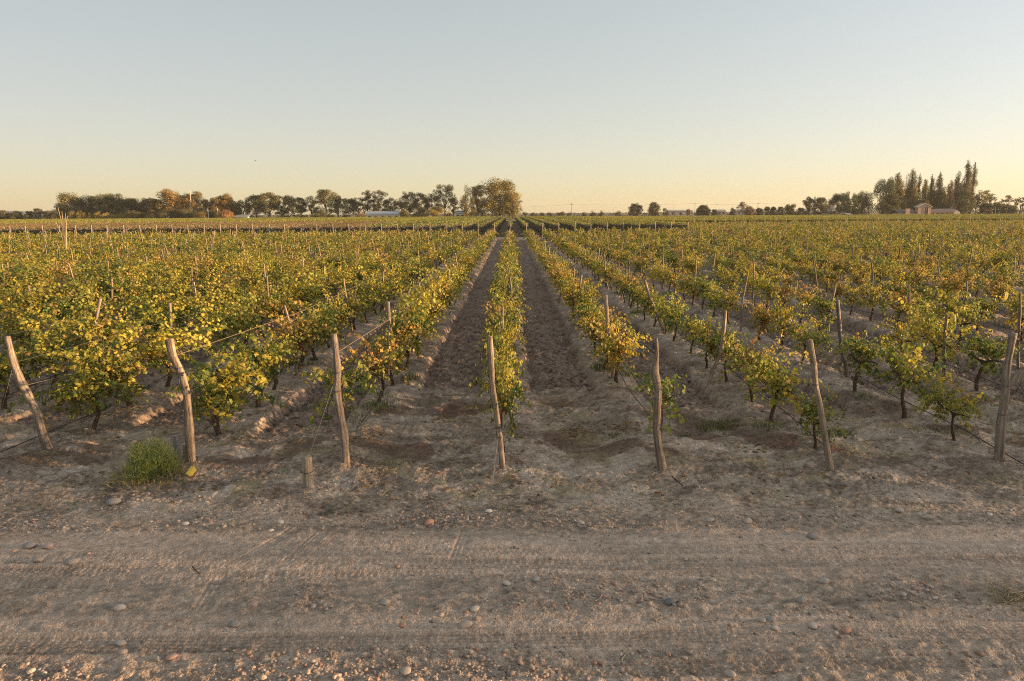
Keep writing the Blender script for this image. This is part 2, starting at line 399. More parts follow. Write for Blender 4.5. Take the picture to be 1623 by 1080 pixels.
def leaf_cloud(rng, P, O, size, mix, full=True, sh=None):
    n = len(P)
    out = O + rng.normal(0, .55, (n, 3)); out[:, 2] += 0.35
    nrm = out/np.linalg.norm(out, axis=1)[:, None]
    tip = rng.normal(0, .6, (n, 3)) + np.array([0, 0, -1.0])
    tip -= nrm*np.sum(tip*nrm, axis=1)[:, None]; tip /= np.linalg.norm(tip, axis=1)[:, None]
    side = np.cross(tip, nrm)
    S = (size*rng.uniform(.6, 1.2, n))[:, None, None]
    if full:
        px = np.concatenate([LP[:, 0], [0]]); py = np.concatenate([LP[:, 1], [.4]])
        fold = rng.uniform(-.05, .5, (n, 1)); curl = rng.uniform(-.1, .5, (n, 1))
        pz = -np.abs(px)[None, :]*fold - curl*(py[None, :]-.2)**2
        V = P[:, None, :] + S*(side[:, None, :]*px[None, :, None] + tip[:, None, :]*(py[None, :, None]-.2) + nrm[:, None, :]*pz[:, :, None])
        m = len(LP); F = np.array([(m, q, (q+1) % m) for q in range(m)])
    else:
        px = np.array([0, .5, .05, -.5]); py = np.array([-.1, .3, .95, .35]); pz = np.array([0, -.12, 0, -.12])
        V = P[:, None, :] + S*(side[:, None, :]*px[None, :, None] + tip[:, None, :]*(py[None, :, None]-.2) + nrm[:, None, :]*pz[None, :, None])
        m = 3; F = np.array([(0, 1, 2, 3)])
    k = V.shape[1]
    FF = (F[None] + (np.arange(n)*k)[:, None, None]).reshape(-1, F.shape[1])
    lc = pick_cols(rng, mix, n)
    if sh is not None:
        sc_ = pick_cols(rng, mix, int(max(sh))+1); lc = lc*.45 + sc_[np.asarray(sh)]*.55
    C = np.repeat(lc, k, axis=0)
    return V.reshape(-1, 3), FF, C
def vine_kit(seed, mix, n, spread, hgt, half, droop, size=0.080, head=0.78, thin=False):
    rng = np.random.RandomState(seed)
    P, O, L = shoots(rng, n, spread, hgt, half, droop, head)
    V, F, C = leaf_cloud(rng, P, O, size, mix, True, shoots.last)
    fol = mesh_np('foliage', V, [F], [M_LEAF], None, C)
    mb = MB()
    for l in L: mb.tube(l, np.linspace(.006, .003, len(l)), 4, (0.20, .12, .06), False)
    cane = mb.mesh('canes', [M_BARK])
    # trunk: gnarled stem that forks onto the wire
    mb = MB(); hh = head-.04; r0 = 0.016 if thin else rng.uniform(.040, .055)
    zz = np.linspace(-.12, hh, 12); a = rng.uniform(0, 6.3); lean = rng.uniform(-.10, .10, 2)
    tx = lean[0]*(zz/hh) + (.015 if thin else .035)*np.sin(zz*9+a); ty = lean[1]*(zz/hh) + (.01 if thin else .04)*np.cos(zz*7.3+a)
    pts = np.stack([tx-tx[-1], ty-ty[-1], zz], -1)
    rr = r0*(1.15-.45*(zz+.12)/(hh+.12))*(1+rng.uniform(-.18, .22, 12)); rr[0:2] *= 1.3; rr[-1] *= 1.2
    bark = (0.15, .10, .07) if not thin else (.22, .16, .11)
    mb.tube(pts, rr, 9, bark, True, rng, .14)
    for s in (-1, 1):
        q = np.linspace(0, 1, 6); arm = np.stack([.03*np.sin(q*5+a), s*q*min(half, .6), hh-.04+.10*np.sin(q*PI*.7)+.02*q], -1)
        mb.tube(arm, r0*np.linspace(.7, .28, 6), 7, bark, True, rng, .1)
    return mb.mesh('trunk', [M_BARK], True), cane, fol

KITS = {}
def kits(cls, specs): KITS[cls] = [(mix,)+vine_kit(s, mix, *a) for (s, mix, *a) in specs]
kits('lush', [(1, 'golden', 66, .8, 1.2, .78, .75), (2, 'mixed', 70, .85, 1.25, .8, .95), (3, 'golden', 64, .8, 1.35, .78, .7),
              (4, 'mixed', 68, 1.0, 1.15, .8, 1.1), (5, 'rusty', 64, .85, 1.15, .78, 1.0), (6, 'green', 70, .9, 1.1, .8, 1.1)])
kits('medium', [(11, 'golden', 56, .45, .98, .8, .7), (12, 'mixed', 58, .42, 1.05, .82, .8), (13, 'golden', 54, .45, 1.1, .78, .6),
                (14, 'green', 56, .5, .95, .8, .95), (15, 'rusty', 54, .45, .95, .78, .9), (16, 'golden', 60, .38, 1.0, .82, .7)])
kits('sparse', [(21, 'green', 46, .45, .9, .7, .8), (22, 'rusty', 42, .5, .95, .65, .8), (23, 'mixed', 46, .45, 1.05, .7, .8),
                (24, 'golden', 42, .45, .95, .6, .8), (25, 'green', 48, .5, .9, .7, 1.1)])
kits('tiny', [(31, 'green', 24, .7, .6, .35, 1.2, .08, 1.0, True), (32, 'golden', 18, .6, .65, .25, 1.0, .08, 1.05, True),
              (33, 'mixed', 20, .6, .65, .35, 1.2, .08, 1.02, True)])

LOOK = {'golden': 'golden-leaved', 'green': 'green-leaved', 'rusty': 'rust-tinged', 'mixed': 'green and yellow'}
ORD = ['first', 'second', 'third', 'fourth', 'fifth', 'sixth', 'seventh', 'eighth', 'ninth', 'tenth', 'eleventh', 'twelfth', 'thirteenth',
       'fourteenth', 'fifteenth', 'sixteenth', 'seventeenth', 'eighteenth', 'nineteenth', 'twentieth', 'twenty-first', 'twenty-second',
       'twenty-third', 'twenty-fourth', 'twenty-fifth', 'twenty-sixth', 'twenty-seventh', 'twenty-eighth', 'twenty-ninth', 'thirtieth',
       'thirty-first', 'thirty-second', 'thirty-third', 'thirty-fourth', 'thirty-fifth', 'thirty-sixth']
def row_name(k):
    if k == 0: return 'the centre row'
    return 'the %s row %s of centre' % (ORD[abs(k)-1], 'right' if k > 0 else 'left')

def place_thing(name, meshes, loc, rz=0, sc=(1, 1, 1), tilt=(0, 0)):
    root = empty(name, loc); root.rotation_euler = (tilt[0], tilt[1], rz); root.scale = sc
    for pn, me in meshes: link(pn, me, root)
    return root

VS = 1.6                                 # spacing of the vines along a row
rng = np.random.RandomState(77)
slots = []                               # every vine of the near field
for k in range(-46, 64):
    x0 = row_x(k); y = {0: 11.3, -1: 11.05, 1: 11.0, 2: 11.15, 3: 11.5}.get(k, (12.4 if k <= -2 else 11.5) + 0.12*math.sin(k*1.7))
    i = 0
    while y < near_end(k)-1:
        jx, jy = rng.normal(0, .05), rng.normal(0, .08)
        rv = rng.rand(3)
        gap = rv[0] < (0.06 if k < 0 else 0.12)
        if (abs(k) <= 1 and y < 60) or (abs(k) <= 3 and i < 3): gap = False
        if abs(x0) < 0.86*(y+3): slots.append(dict(k=k, i=i, x=x0+jx, y=y+jy, r=rv, gap=gap, s=rng.uniform(.84, 1.13)))
        y += VS; i += 1
def in_view(v):
    p = proj(v['x'], v['y'], 1.2)
    return p is not None and -12 < p[0] < 1635 and p[1] < 1100
for v in slots: v['vis'] = in_view(v)
cand = sorted([v for v in slots if v['vis'] and not v['gap']], key=lambda v: v['y'])[:300]
near_ids = set(id(v) for v in cand)
def vclass(v):
    k, y, r = v['k'], v['y'], v['r'][1]
    if k <= -2: return 'lush' if r < .62 else ('medium' if r < .88 else 'sparse')
    if -1 <= k <= 1: return 'medium'
    if k <= 3: return 'medium' if r < .35 else 'sparse'
    return 'medium' if r < .4 else ('sparse' if r < .92 else 'lush')
first_class = {0: 'sparse', -1: 'tiny', 1: 'tiny', 2: 'sparse', 3: 'sparse', -2: 'lush', -3: 'lush'}
count_row = {}
for v in sorted(cand, key=lambda v: (v['k'], v['y'])):
    k = v['k']; cls = vclass(v)
    if v['i'] == 0: cls = first_class.get(k, cls)
    if k == -1 and v['i'] in (1, 2): v['skip'] = v['i'] == 1; cls = 'sparse'
    if k == 1 and v['i'] in (1, 2): v['skip'] = True
    if v.get('skip'): continue
    kit = KITS[cls]; mix, tr, ca, fo = kit[int(v['r'][2]*len(kit)) % len(kit)]
    if k == 0 and v['i'] < 3: mix, tr, ca, fo = kit[0]
    n = count_row.get(k, 0); count_row[k] = n+1
    z = float(ground_h(np.array([v['x']]), np.array([v['y']]), False)[0])
    s = v['s']*(.9 if k >= 1 else 1)*(.85 if k in (2, 3) and v['i'] == 0 else 1)*(1.2 if abs(k) == 1 and v['i'] == 0 else 1); rz = (PI if v['r'][0] > .5 else 0) + (v['r'][2]-.5)*.3
    sx = (.52 if v['i'] < 3 else .68) if k == 0 else (.85 if k >= -1 else 1.0)
    root = place_thing('grapevine', [('trunk', tr), ('canes', ca), ('foliage', fo)], (v['x'], v['y'], z-.02), rz, (s*sx, s, s))
    start_seen = v['k'] in range(-3, 4)
    where = 'from the road in' if start_seen else 'in view along'
    tag(root, '%s grapevine, %s %s %s' % (LOOK[mix], ORD[n], where, row_name(k)), 'grapevine', 'grapevines of the near vineyard')
print('vines', len(cand), 'total', len(slots))

# the rest of the near field: past three hundred vines, one object with simpler leaves
def far_vines():
    rng = np.random.RandomState(9)
    proto = {}
    for cls, (n, sp, hg, dr) in {'lush': (32, .9, 1.05, .95), 'medium': (24, .5, .9, .85), 'sparse': (16, .5, .85, 1.0)}.items():
        proto[cls] = []
        for t in range(5):
            P, O, L = shoots(rng, n, sp, hg, .78, dr); proto[cls].append((P, O, np.array(shoots.last)))
    mb = MB()
    for v in slots:
        if v['gap'] or id(v) in near_ids: continue
        cls = vclass(v)
        P, O, SHH = proto[cls][rng.randint(5)]
        keep = 230 if v['y'] < 60 else 130
        sel = rng.choice(len(P), min(keep, len(P)), False)
        P, O = P[sel]*np.array([1 if rng.rand() > .5 else -1, 1, v['s']]), O[sel]
        mix = ['golden', 'mixed', 'golden', 'rusty', 'green'][int(v['r'][2]*5) % 5]
        Vv, F, C = leaf_cloud(rng, P, O, .125 if v['y'] < 60 else .165, mix, False, SHH[sel])
        mb.add(Vv+np.array([v['x'], v['y'], .03]), F, C)
        q = np.array([[0, 0, -.1], [.03*math.sin(v['y']), .02, .45], [0, 0, .9]]) + np.array([v['x'], v['y'], 0])
        mb.tube(q, (.05, .04, .05), 4, (.15, .10, .07), False)
    o = link('grapevines', mb.mesh('grapevines', [M_LEAF])); o.data.validate()
    tag(o, 'mass of small yellowing grapevines filling the vineyard beyond the nearest rows', 'grapevines', kind='stuff')
far_vines()

# ------------------------------------------------------------------ posts
WOODS = [(.36, .28, .21), (.33, .26, .20), (.39, .30, .22), (.31, .25, .20)]
def post_mesh(pts, rad, seed, col, n=12):
    rg = np.random.RandomState(seed); mb = MB()
    pts = np.array(pts, float); rad = np.array(rad, float)
    t = np.linspace(0, 1, 26); s = np.linspace(0, 1, len(pts))
    def smooth(a):
        b = np.interp(t, s, a); c = b.copy(); c[1:-1] = (b[:-2]+2*b[1:-1]+b[2:])/4; return c
    q = np.stack([smooth(pts[:, i]) for i in range(3)], -1); r = smooth(rad)
    r = r*(1+.13*np.interp(t, np.linspace(0, 1, 12), rg.uniform(-1, 1, 12)))
    cc = np.array(col)[None, :]*(np.repeat(rg.uniform(.82, 1.15, 26), n)*np.tile(rg.uniform(.42, 1.22, n), 26)*rg.uniform(.85, 1.15, 26*n))[:, None]
    mb.tube(q, r, n, cc, False, rg, .07)
    # sawn end with a raised middle
    k = (len(t)-1)*n
    top = q[-1]; d = q[-1]-q[-2]; d /= np.linalg.norm(d)
    mb.add([top+d*r[-1]*.15], np.zeros((0, 3), int), np.array(col)*1.15)
    mb.P.setdefault(3, []).append(np.array([(26*n, k+i, k+(i+1) % n) for i in range(n)]))
    return mb.mesh('wooden_post', [M_WOOD], True)
END_POSTS = [   # photo outline (px, py) top to foot; radii in px; the label
    (-3, [(14,533),(22,575),(36,612),(56,650),(69,690),(80,714)], [5,6,6,6.5,7.5,9], 'leftmost end post, thick and bent, leaning left before the lush vines'),
    (-2, [(268,538),(276,565),(288,592),(295,622),(299,660),(302,700),(303,734)], [7,7,6.5,6.5,7,8,9], 'thick curved end post with blue smear behind the green bush'),
    (-1, [(529.5,530),(532,560),(533.5,590),(534,624),(538,655),(544,690),(549,738)], [4,5.5,7,7,7,7,8], 'end post with pale bare top, right behind the round stake'),
    (0, [(777,534),(779,578),(780,617),(786,647),(791,682),(795,715),(798,741)], [5,5,5,5,5,5.2,5.5], 'slim pale end post at the front of the centre row'),
    (1, [(1040,537),(1041,562),(1037,588),(1043,616),(1042,648),(1041,682),(1045,714),(1051,743)], [2.6,3.4,7,6.5,6.5,7,7.5,8], 'forked twisted end post with splintered spike top and small vine'),
    (2, [(1283,540),(1288.5,578),(1295,611),(1302,650),(1309,694),(1317,743)], [5.5,5,4.8,4.8,5.2,6], 'straight square-topped end post leaning left, green vine against it'),
    (3, [(1606,528),(1600,562),(1594,588),(1592,622),(1588,661),(1584,702),(1584,729)], [6,5.5,6,6,6.5,8,9], 'rightmost end post, cracked grey wood leaning right near frame edge')]
end_tops = {}
post_roots = []
for (k, pl, rr, lab) in END_POSTS:
    bx, by = on_ground(*pl[-1], z=0.05)
    scale = 1.0/ (FPX/ (proj(bx, by, 0.9)[2]))
    P = [at_y(px, py, by) for (px, py) in pl][::-1]; rad = [r*scale*.92 for r in rr[::-1]]; rj = np.random.RandomState(50+k)
    base = P[0].copy(); g = gh(base.x, by)
    P = [p-base+Vector((rj.uniform(-.014, .014), rj.uniform(-.03, .03), 0)) for p in P]; P[0].z = -.15
    me = post_mesh([tuple(p) for p in P], rad, 100+k, WOODS[k % 4], 18)
    root = empty('end_post', (base.x, by, base.z)); root.location.z = min(base.z, g+.06)
    link('wooden_post', me, root)
    tag(root, lab, 'post', 'end posts at the front of the vine rows')
    top = base+P[-1]; end_tops[k] = (base.copy(), [base+p for p in P], rad)
    post_roots.append((root, k))
# wire bindings twisted round the end posts, splinter and paint as parts
def binding(root, k, f):
    base, P, rad = end_tops[k]; n = len(P); q = f*(n-1); i = int(q); t = q-i
    p = P[i].lerp(P[min(i+1, n-1)], t); r = rad[i]*(1-t)+rad[min(i+1, n-1)]*t
    mb = MB(); a = np.linspace(0, 2*PI*2.2, 34)
    pts = np.stack([np.cos(a)*(r*1.06), np.sin(a)*(r*1.06), a*.0022-.01], -1) + np.array(p-root.location)
    mb.tube(pts, .004, 5, (.10, .08, .07), False)
    link('wire_binding', mb.mesh('wire_binding', [M_HOSE]), root)
for (root, k) in post_roots:
    for f in {-3: (.6, .63), -2: (.72,), -1: (.52, .66), 0: (.35,), 1: (.5, .62), 2: (.6,), 3: (.55, .35)}[k]: binding(root, k, f)
    base, P, rad = end_tops[k]
    if k == 1:
        mb = MB(); o = np.array(P[5]-root.location)
        mb.tube([o+[.02, 0, -.05], o+[.045, 0, .12], o+[.05, .01, .27], o+[.02, 0, .40]], (.022, .022, .016, .005), 6, (.36, .27, .19), True)
        link('split_limb', mb.mesh('split_limb', [M_WOOD]), root)
    if k == -2:
        mb = MB(); rg = np.random.RandomState(4)
        for q in range(3):
            o = np.array(P[4-q % 2]-root.location)+np.array([-.02, -.078, -.05-.1*q+.1])
            mb.tube([o, o+[.012, -.002, .05], o+[-.006, 0, .11]], (.006, .011, .005), 5, (.05, .09, .17), True)
        link('paint_smear', mb.mesh('paint_smear', [M_PLAIN]), root)

# posts inside the rows
pvar = []
rg = np.random.RandomState(3)
for i in range(12):
    hgt = rg.uniform(1.6, 2.05); a = rg.uniform(0, 6.3); z = np.linspace(-.2, hgt, 9); b = rg.uniform(.02, .075)
    pts = np.stack([b*np.sin(z*2.4+a), b*np.cos(z*2.1+a), z], -1); pts[:, :2] -= pts[1, :2]
    r0 = rg.uniform(.032, .05); pvar.append(post_mesh(pts, r0*np.linspace(1.15, .8, 9), 40+i, WOODS[i % 4], 8))
special = {   # (row, index): pixel outlines of the second posts one can follow in the photo
    (-1, 0): [(615,477),(617,512),(619,540),(616,570),(616,602)], (1, 0): [(960,470),(962,500),(965,540),(970,570),(973,602)],
    (2, 0): [(1150,490),(1146,530),(1143,560),(1131,585),(1122,606)], (2, 1): [(1022,448),(1028,470),(1040,496),(1055,526)],
    (3, 0): [(1328,470),(1331,510),(1334,548),(1341,572),(1347,597)]}
pslots = []
for k in range(-46, 64):
    y = 16.6 + .3*math.sin(k*1.3); i = 0
    while y < near_end(k)-2:
        if abs(row_x(k)) < .84*(y+3): pslots.append(dict(k=k, i=i, x=row_x(k)+rg.normal(0, .06), y=y+rg.normal(0, .25), r=rg.rand(4)))
        y += 6.35; i += 1
for v in pslots: v['vis'] = in_view(v)
pc = sorted([v for v in pslots if v['vis']], key=lambda v: v['y'])[:285]
pid = set(id(v) for v in pc); cnt = {}
for v in sorted(pc, key=lambda v: (v['k'], v['y'])):
    k = v['k']; n = cnt.get(k, 0); cnt[k] = n+1
    if (k, v['i']) in special:
        pl = special[(k, v['i'])]; bx, by = on_ground(*pl[-1], z=.06)
        P = [at_y(px, py, by) for (px, py) in pl][::-1]; b0 = P[0].copy(); P = [tuple(p-b0) for p in P]; P[0] = (P[0][0], 0, -.2)
        me = post_mesh(P, [.055, .05, .05, .047, .042][:len(P)], 900+k, WOODS[k % 4], 10)
        root = empty('row_post', (b0.x, by, gh(b0.x, by)))
    else:
        me = pvar[int(v['r'][0]*12) % 12]
        root = empty('row_post', (v['x'], v['y'], float(ground_h(np.array([v['x']]), np.array([v['y']]), False)[0])))
        lean = .13
        root.rotation_euler = ((v['r'][1]-.5)*lean*2, (v['r'][2]-.5)*lean*2 - .02, v['r'][3]*6.28)
    link('wooden_post', me, root)
    where = 'from the road in' if k in range(-3, 4) else 'in view along'
    tag(root, 'weathered vine post, %s %s %s' % (ORD[n+1] if k in range(-3, 4) else ORD[n], where, row_name(k)), 'post', 'posts standing in the vine rows')
mb = MB()
for v in pslots:
    if id(v) in pid: continue
    z = rg.uniform(1.65, 2.0)
    mb.tube([(v['x'], v['y'], -.1), (v['x']+rg.normal(0, .04), v['y'], 1), (v['x']+rg.normal(0, .1), v['y'], z)], (.05, .045, .04), 6, WOODS[int(v['r'][0]*4)])
tag(link('row_posts', mb.mesh('row_posts', [M_WOOD])), 'many thin weathered posts rising from the distant part of the vineyard', 'posts', kind='stuff')

# ------------------------------------------------------------------ wires and drip hoses along the rows
def wire(name, pts, r, col, lab, cat, group=None, mat=None, n=5):
    mb = MB(); mb.tube(pts, r, n, col, False)
    return tag(link(name, mb.mesh(name, [mat or M_HOSE], True)), lab, cat, group)
def row_line(k, z, sag, y0=10.9, y1=NEAR_END-2, step=1.05):
    ys = np.arange(y0, y1, step); u = ((ys-16.6) % 6.35)/6.35
    return [(row_x(k)+.03*math.sin(yy*.7+k), yy, z-sag*4*uu*(1-uu)) for yy, uu in zip(ys, u)]
for k in range(-9, 10):
    y0 = 10.9 if abs(k) <= 3 else abs(row_x(k))/.80-2
    top = (.26, .18, .13) if k in (-1, -2) else (.13, .11, .09)
    pts = row_line(k, 1.62, .04, y0)
    if k in end_tops: pts = [tuple(Vector(end_tops[k][1][-2]).lerp(Vector(pts[6]), q/6)) for q in range(6)] + pts[6:]
    wire('trellis_wire', pts, .0048 if k in (-1, -2) else .0028, top, 'upper trellis wire strung along %s' % row_name(k), 'wire', 'upper wires of the vine rows')
    pts = row_line(k, .93, .03, y0)
    if k in end_tops: pts = [tuple(Vector(end_tops[k][1][3]).lerp(Vector(pts[5]), q/5)) for q in range(5)] + pts[5:]
    wire('trellis_wire', pts, .0035, (.20, .17, .15), 'lower trellis wire strung along %s' % row_name(k), 'wire', 'lower wires of the vine rows')
    if k in (-6, -5, -4, -3, -2, -1, 1, 2, 3, 4, 5, 6, 7):
        z0 = .36
        pts = [(x+.06, y, z+.10+.02*math.sin(y*1.1+k)) for (x, y, z) in row_line(k, z0, .10, y0+.6)]
        if k == 2: pts = [tuple(list(on_ground(1402, 770))+[.02]), tuple(at_y(1360, 744, 10.4)), tuple(at_y(1312, 711, 11.2))] + pts[1:]
        if k == 3: pts = [tuple(at_y(1640, 746, 10.2)), tuple(at_y(1580, 712, 11.0)), tuple(at_y(1530, 682, 11.9))] + pts[2:]
        if k == 1: pts = [tuple(list(on_ground(1082, 772))+[.02]), tuple(at_y(1050, 742, 10.5))] + pts
        if k == -3: pts = [(-9.6, 9.6, .04), (-8.9, 10.2, .10)] + pts[1:]
        wire('drip_hose', pts, .009, (.02, .018, .017), 'black drip irrigation hose hanging low along %s' % row_name(k), 'hose', 'drip hoses of the vine rows')
def guy(k, f, endpt, lab, r=.003, col=(.30, .26, .20)):
    base, P, rad = end_tops[k]; i = int(f*(len(P)-1)); a = np.array(P[i]); b = np.array(endpt)
    t = np.linspace(0, 1, 12)[:, None]; pts = a*(1-t)+b*t; pts[:, 2] -= .02*np.sin(t[:, 0]*PI)
    wire('guy_wire', pts, r, col, lab, 'wire', 'guy wires of the end posts')
def g3(px, py, z=.0):
    x, y = on_ground(px, py); return (x, y, gh(x, y)+z)
guy(-1, .78, g3(492, 760, .36), 'guy wire from the pale-topped end post down to the round stake')
guy(-2, .72, g3(240, 690, .02), 'guy wire slanting left from the thick curved end post', .004)
guy(-3, .8, g3(3, 690, .3), 'guy wire hanging beside the leftmost bent end post', .004)
guy(0, .45, g3(779, 775, .0), 'guy wire dropping from the centre end post toward the road', .004)
guy(1, .4, g3(1060, 722, .1), 'short guy wire on the forked end post')
guy(3, .7, (end_tops[3][0].x+.75, 10.1, .35), 'guy wire slanting right from the rightmost end post')

# ------------------------------------------------------------------ stakes, straps, cards
def stake(px, py, hgt, r, lab, col=(.36, .30, .22), tilt=0, name='round_stake', ring=True, hollow=False):
    x, y = on_ground(px, py); rg = np.random.RandomState(int(px)); mb = MB()
    root = empty(name, (x, y, gh(x, y))); z = np.linspace(-.1, hgt, 7)
    mb.tube(np.stack([z*tilt, 0*z, z], -1), r*np.array([1.05, 1.03, 1, 1, .99, 1, .97]), 14, col, True, rg, .05)
    link('wooden_stake', mb.mesh('wooden_stake', [M_WOOD]), root)
    if ring:
        mb = MB(); a = np.linspace(0, 2*PI, 20)
        mb.tube(np.stack([np.cos(a)*r*1.08, np.sin(a)*r*1.08, hgt*.5+.01*np.sin(a)], -1), .004, 5, (.06, .05, .04), False)
        link('wire_ring', mb.mesh('wire_ring', [M_HOSE]), root)
    return tag(root, lab, 'stake', 'short stakes at the road edge')
stake(489, 772, .46, .078, 'round pale stake standing in front of the pale-topped end post')
stake(217, 762, .27, .065, 'short round stub with darker base beside the green bush', (.33, .27, .20))
stake(284, 728, .33, .065, 'split stub leaning on the thick curved end post', (.32, .28, .24), -.08, ring=False)
stake(294, 732, .22, .03, 'thin splinter stake wedged beside the split stub', (.28, .24, .2), .05, ring=False)
def card(px, py, wpx, hpx, Y, lab, rot=0, tilt=0):
    p = at_y(px, py, Y); s = proj(p.x, p.y, p.z)[2]/FPX; W, H = wpx*s, hpx*s
    n = 6; mb = MB(); V = []; F = []
    for i in range(n):
        for j in range(2):
            u = i/(n-1); V.append(((j-.5)*W+.01*math.sin(u*5), -.03*math.sin(u*3.0)+.012*j, -u*H)); V.append(((j-.5)*W+.01*math.sin(u*5), -.03*math.sin(u*3.0)+.012*j+.003, -u*H))
    for i in range(n-1):
        a = i*4; F += [(a, a+2, a+6, a+4), (a+1, a+5, a+7, a+3), (a, a+4, a+5, a+1), (a+2, a+3, a+7, a+6)]
    mb.add(V, F, (.52, .42, .08))
    root = empty('yellow_trap_card', p); root.rotation_euler = (0, tilt, rot)
    link('sticky_sheet', mb.mesh('sticky_sheet', [M_PLAIN]), root)
    mb = MB(); mb.tube([(0, 0, 0), (0, .0, .07), (.01, 0, .16)], .003, 5, (.2, .2, .18), False); link('hanging_wire', mb.mesh('hanging_wire', [M_HOSE]), root)
    tag(root, lab, 'trap card', 'yellow sticky trap cards')
card(408, 590, 12, 26, 13.6, 'yellow trap card under the vines, higher of the left pair', .4, -.45)
card(369, 620, 14, 24, 12.3, 'yellow trap card hanging below vine, lower of the left pair', -.3, -.4)
card(1595, 463, 7, 14, 24.0, 'small yellow trap card among the vines near right frame edge', .2, 0)
card(299, 745, 15, 11, 10.2, 'torn yellow sheet lying at the foot of the curved post', .7, -.8)

# ------------------------------------------------------------------ bush, weeds, straw, reed
def blades(mb, rg, cx, cy, cz, n, rad, hgt, cols, wd=.006, lean=.5):
    a = rg.uniform(0, 2*PI, n); r = rad*np.sqrt(rg.uniform(0, 1, n)); x = cx+np.cos(a)*r; y = cy+np.sin(a)*r
    h = hgt*rg.uniform(.5, 1.1, n)*(1-.45*(r/rad)**2); b = rg.uniform(0, 2*PI, n); L = lean*h*rg.uniform(.2, 1, n)
    ox = np.cos(a)*L*r/rad*1.2+np.cos(b)*L*.4; oy = np.sin(a)*L*r/rad*1.2+np.sin(b)*L*.4
    s = rg.uniform(0, PI, n); wx = np.cos(s)*wd; wy = np.sin(s)*wd
    z = np.full(n, cz-.01)
    V = np.stack([np.stack([x-wx, y-wy, z], -1), np.stack([x+wx, y+wy, z], -1),
                  np.stack([x+ox*.4+wx*.8, y+oy*.4+wy*.8, z+h*.6], -1), np.stack([x+ox*.4-wx*.8, y+oy*.4-wy*.8, z+h*.6], -1),
                  np.stack([x+ox, y+oy, z+h], -1)], 1)
    F4 = np.array([(0, 1, 2, 3)])[None] + (np.arange(n)*5)[:, None, None]; F3 = np.array([(3, 2, 4)])[None] + (np.arange(n)*5)[:, None, None]
    c = np.array(cols)[rg.randint(len(cols), size=n)]*rg.uniform(.7, 1.3, (n, 1)); c = np.repeat(c, 5, 0)
    base = mb.n; mb.add(V.reshape(-1, 3), F4.reshape(-1, 4), c); mb.P.setdefault(3, []).append(F3.reshape(-1, 3)+base)
rg = np.random.RandomState(8)
x, y = on_ground(242, 757); root = empty('green_bush', (x, y, gh(x, y)))
mb = MB()
for q in range(460):
    a = rg.uniform(0, 2*PI); r = .34*math.sqrt(rg.rand())*(1+.18*math.sin(a*3+1)); z = (.50+.07*math.sin(a*2))*rg.uniform(0, 1)*math.sqrt(max(0, 1-(r/.46)**2))
    blades(mb, rg, math.cos(a)*r, math.sin(a)*r, z, 11, .05, .13, [(.30, .35, .10), (.36, .39, .14), (.24, .29, .09)], .003, 1.8)
V0 = mb.mesh('foliage', [M_GRASS]); link('foliage', V0, root)
mb = MB(); blades(mb, rg, 0, 0, 0, 700, .62, .14, [(.45, .36, .16), (.36, .30, .12)], .005, 1.5); link('dry_skirt', mb.mesh('dry_skirt', [M_GRASS]), root)
tag(root, 'bushy round green weed clump beside the short stub', 'bush')
weeds = MB()
GRN = [(.10, .15, .035), (.14, .18, .05), (.2, .2, .07)]
for (px, py, r, h, n) in [(600,655,.35,.12,220),(610,632,.25,.12,150),(575,668,.3,.1,120),(920,520,.3,.22,260),(955,590,.3,.22,260),(1000,600,.22,.16,160),
        (1130,678,.35,.13,220),(1160,672,.25,.1,120),(1290,690,.3,.16,160),(1330,690,.25,.18,120),(150,645,.35,.13,260),(235,610,.3,.1,180),(440,590,.3,.25,300),
        (470,575,.4,.25,300),(1350,600,.3,.14,200),(1010,500,.3,.2,200),(1060,470,.3,.2,150),(60,640,.4,.1,160),(1215,680,.3,.1,160),(960,690,.3,.07,120),(700,450,.3,.25,150),
        (820,700,.2,.05,60),(1090,690,.2,.08,80),(830,560,.1,.08,60),(500,640,.4,.08,120),(560,620,.3,.12,140),(1480,690,.3,.08,100),(1530,640,.3,.08,100)]:
    x, y = on_ground(px, py); blades(weeds, rg, x, y, gh(x, y), n, r, h, GRN, .006, .8)
for i in range(170):
    k = rg.randint(-9, 9); y = rg.uniform(13, 50); x = row_x(k)+rg.normal(0, .25)
    if abs(x) < .8*y: blades(weeds, rg, x, y, float(ground_h(np.array([x]), np.array([y]), False)[0]), 50, rg.uniform(.1, .3), rg.uniform(.06, .2), GRN+[(.3, .26, .1)], .008, .8)
for i in range(230):
    y = rg.uniform(8.9, 16); x = rg.uniform(-.78, .78)*y
    blades(weeds, rg, x, y, gh(x, y), rg.randint(6, 26), rg.uniform(.04, .16), rg.uniform(.03, .11), [(.42, .34, .17), (.33, .27, .13), (.20, .21, .08)] if i % 3 else GRN, .0035, 1.3)
tag(link('weeds', weeds.mesh('weeds', [M_GRASS])), 'low green weeds scattered along the row berms and headland', 'weeds', kind='stuff')
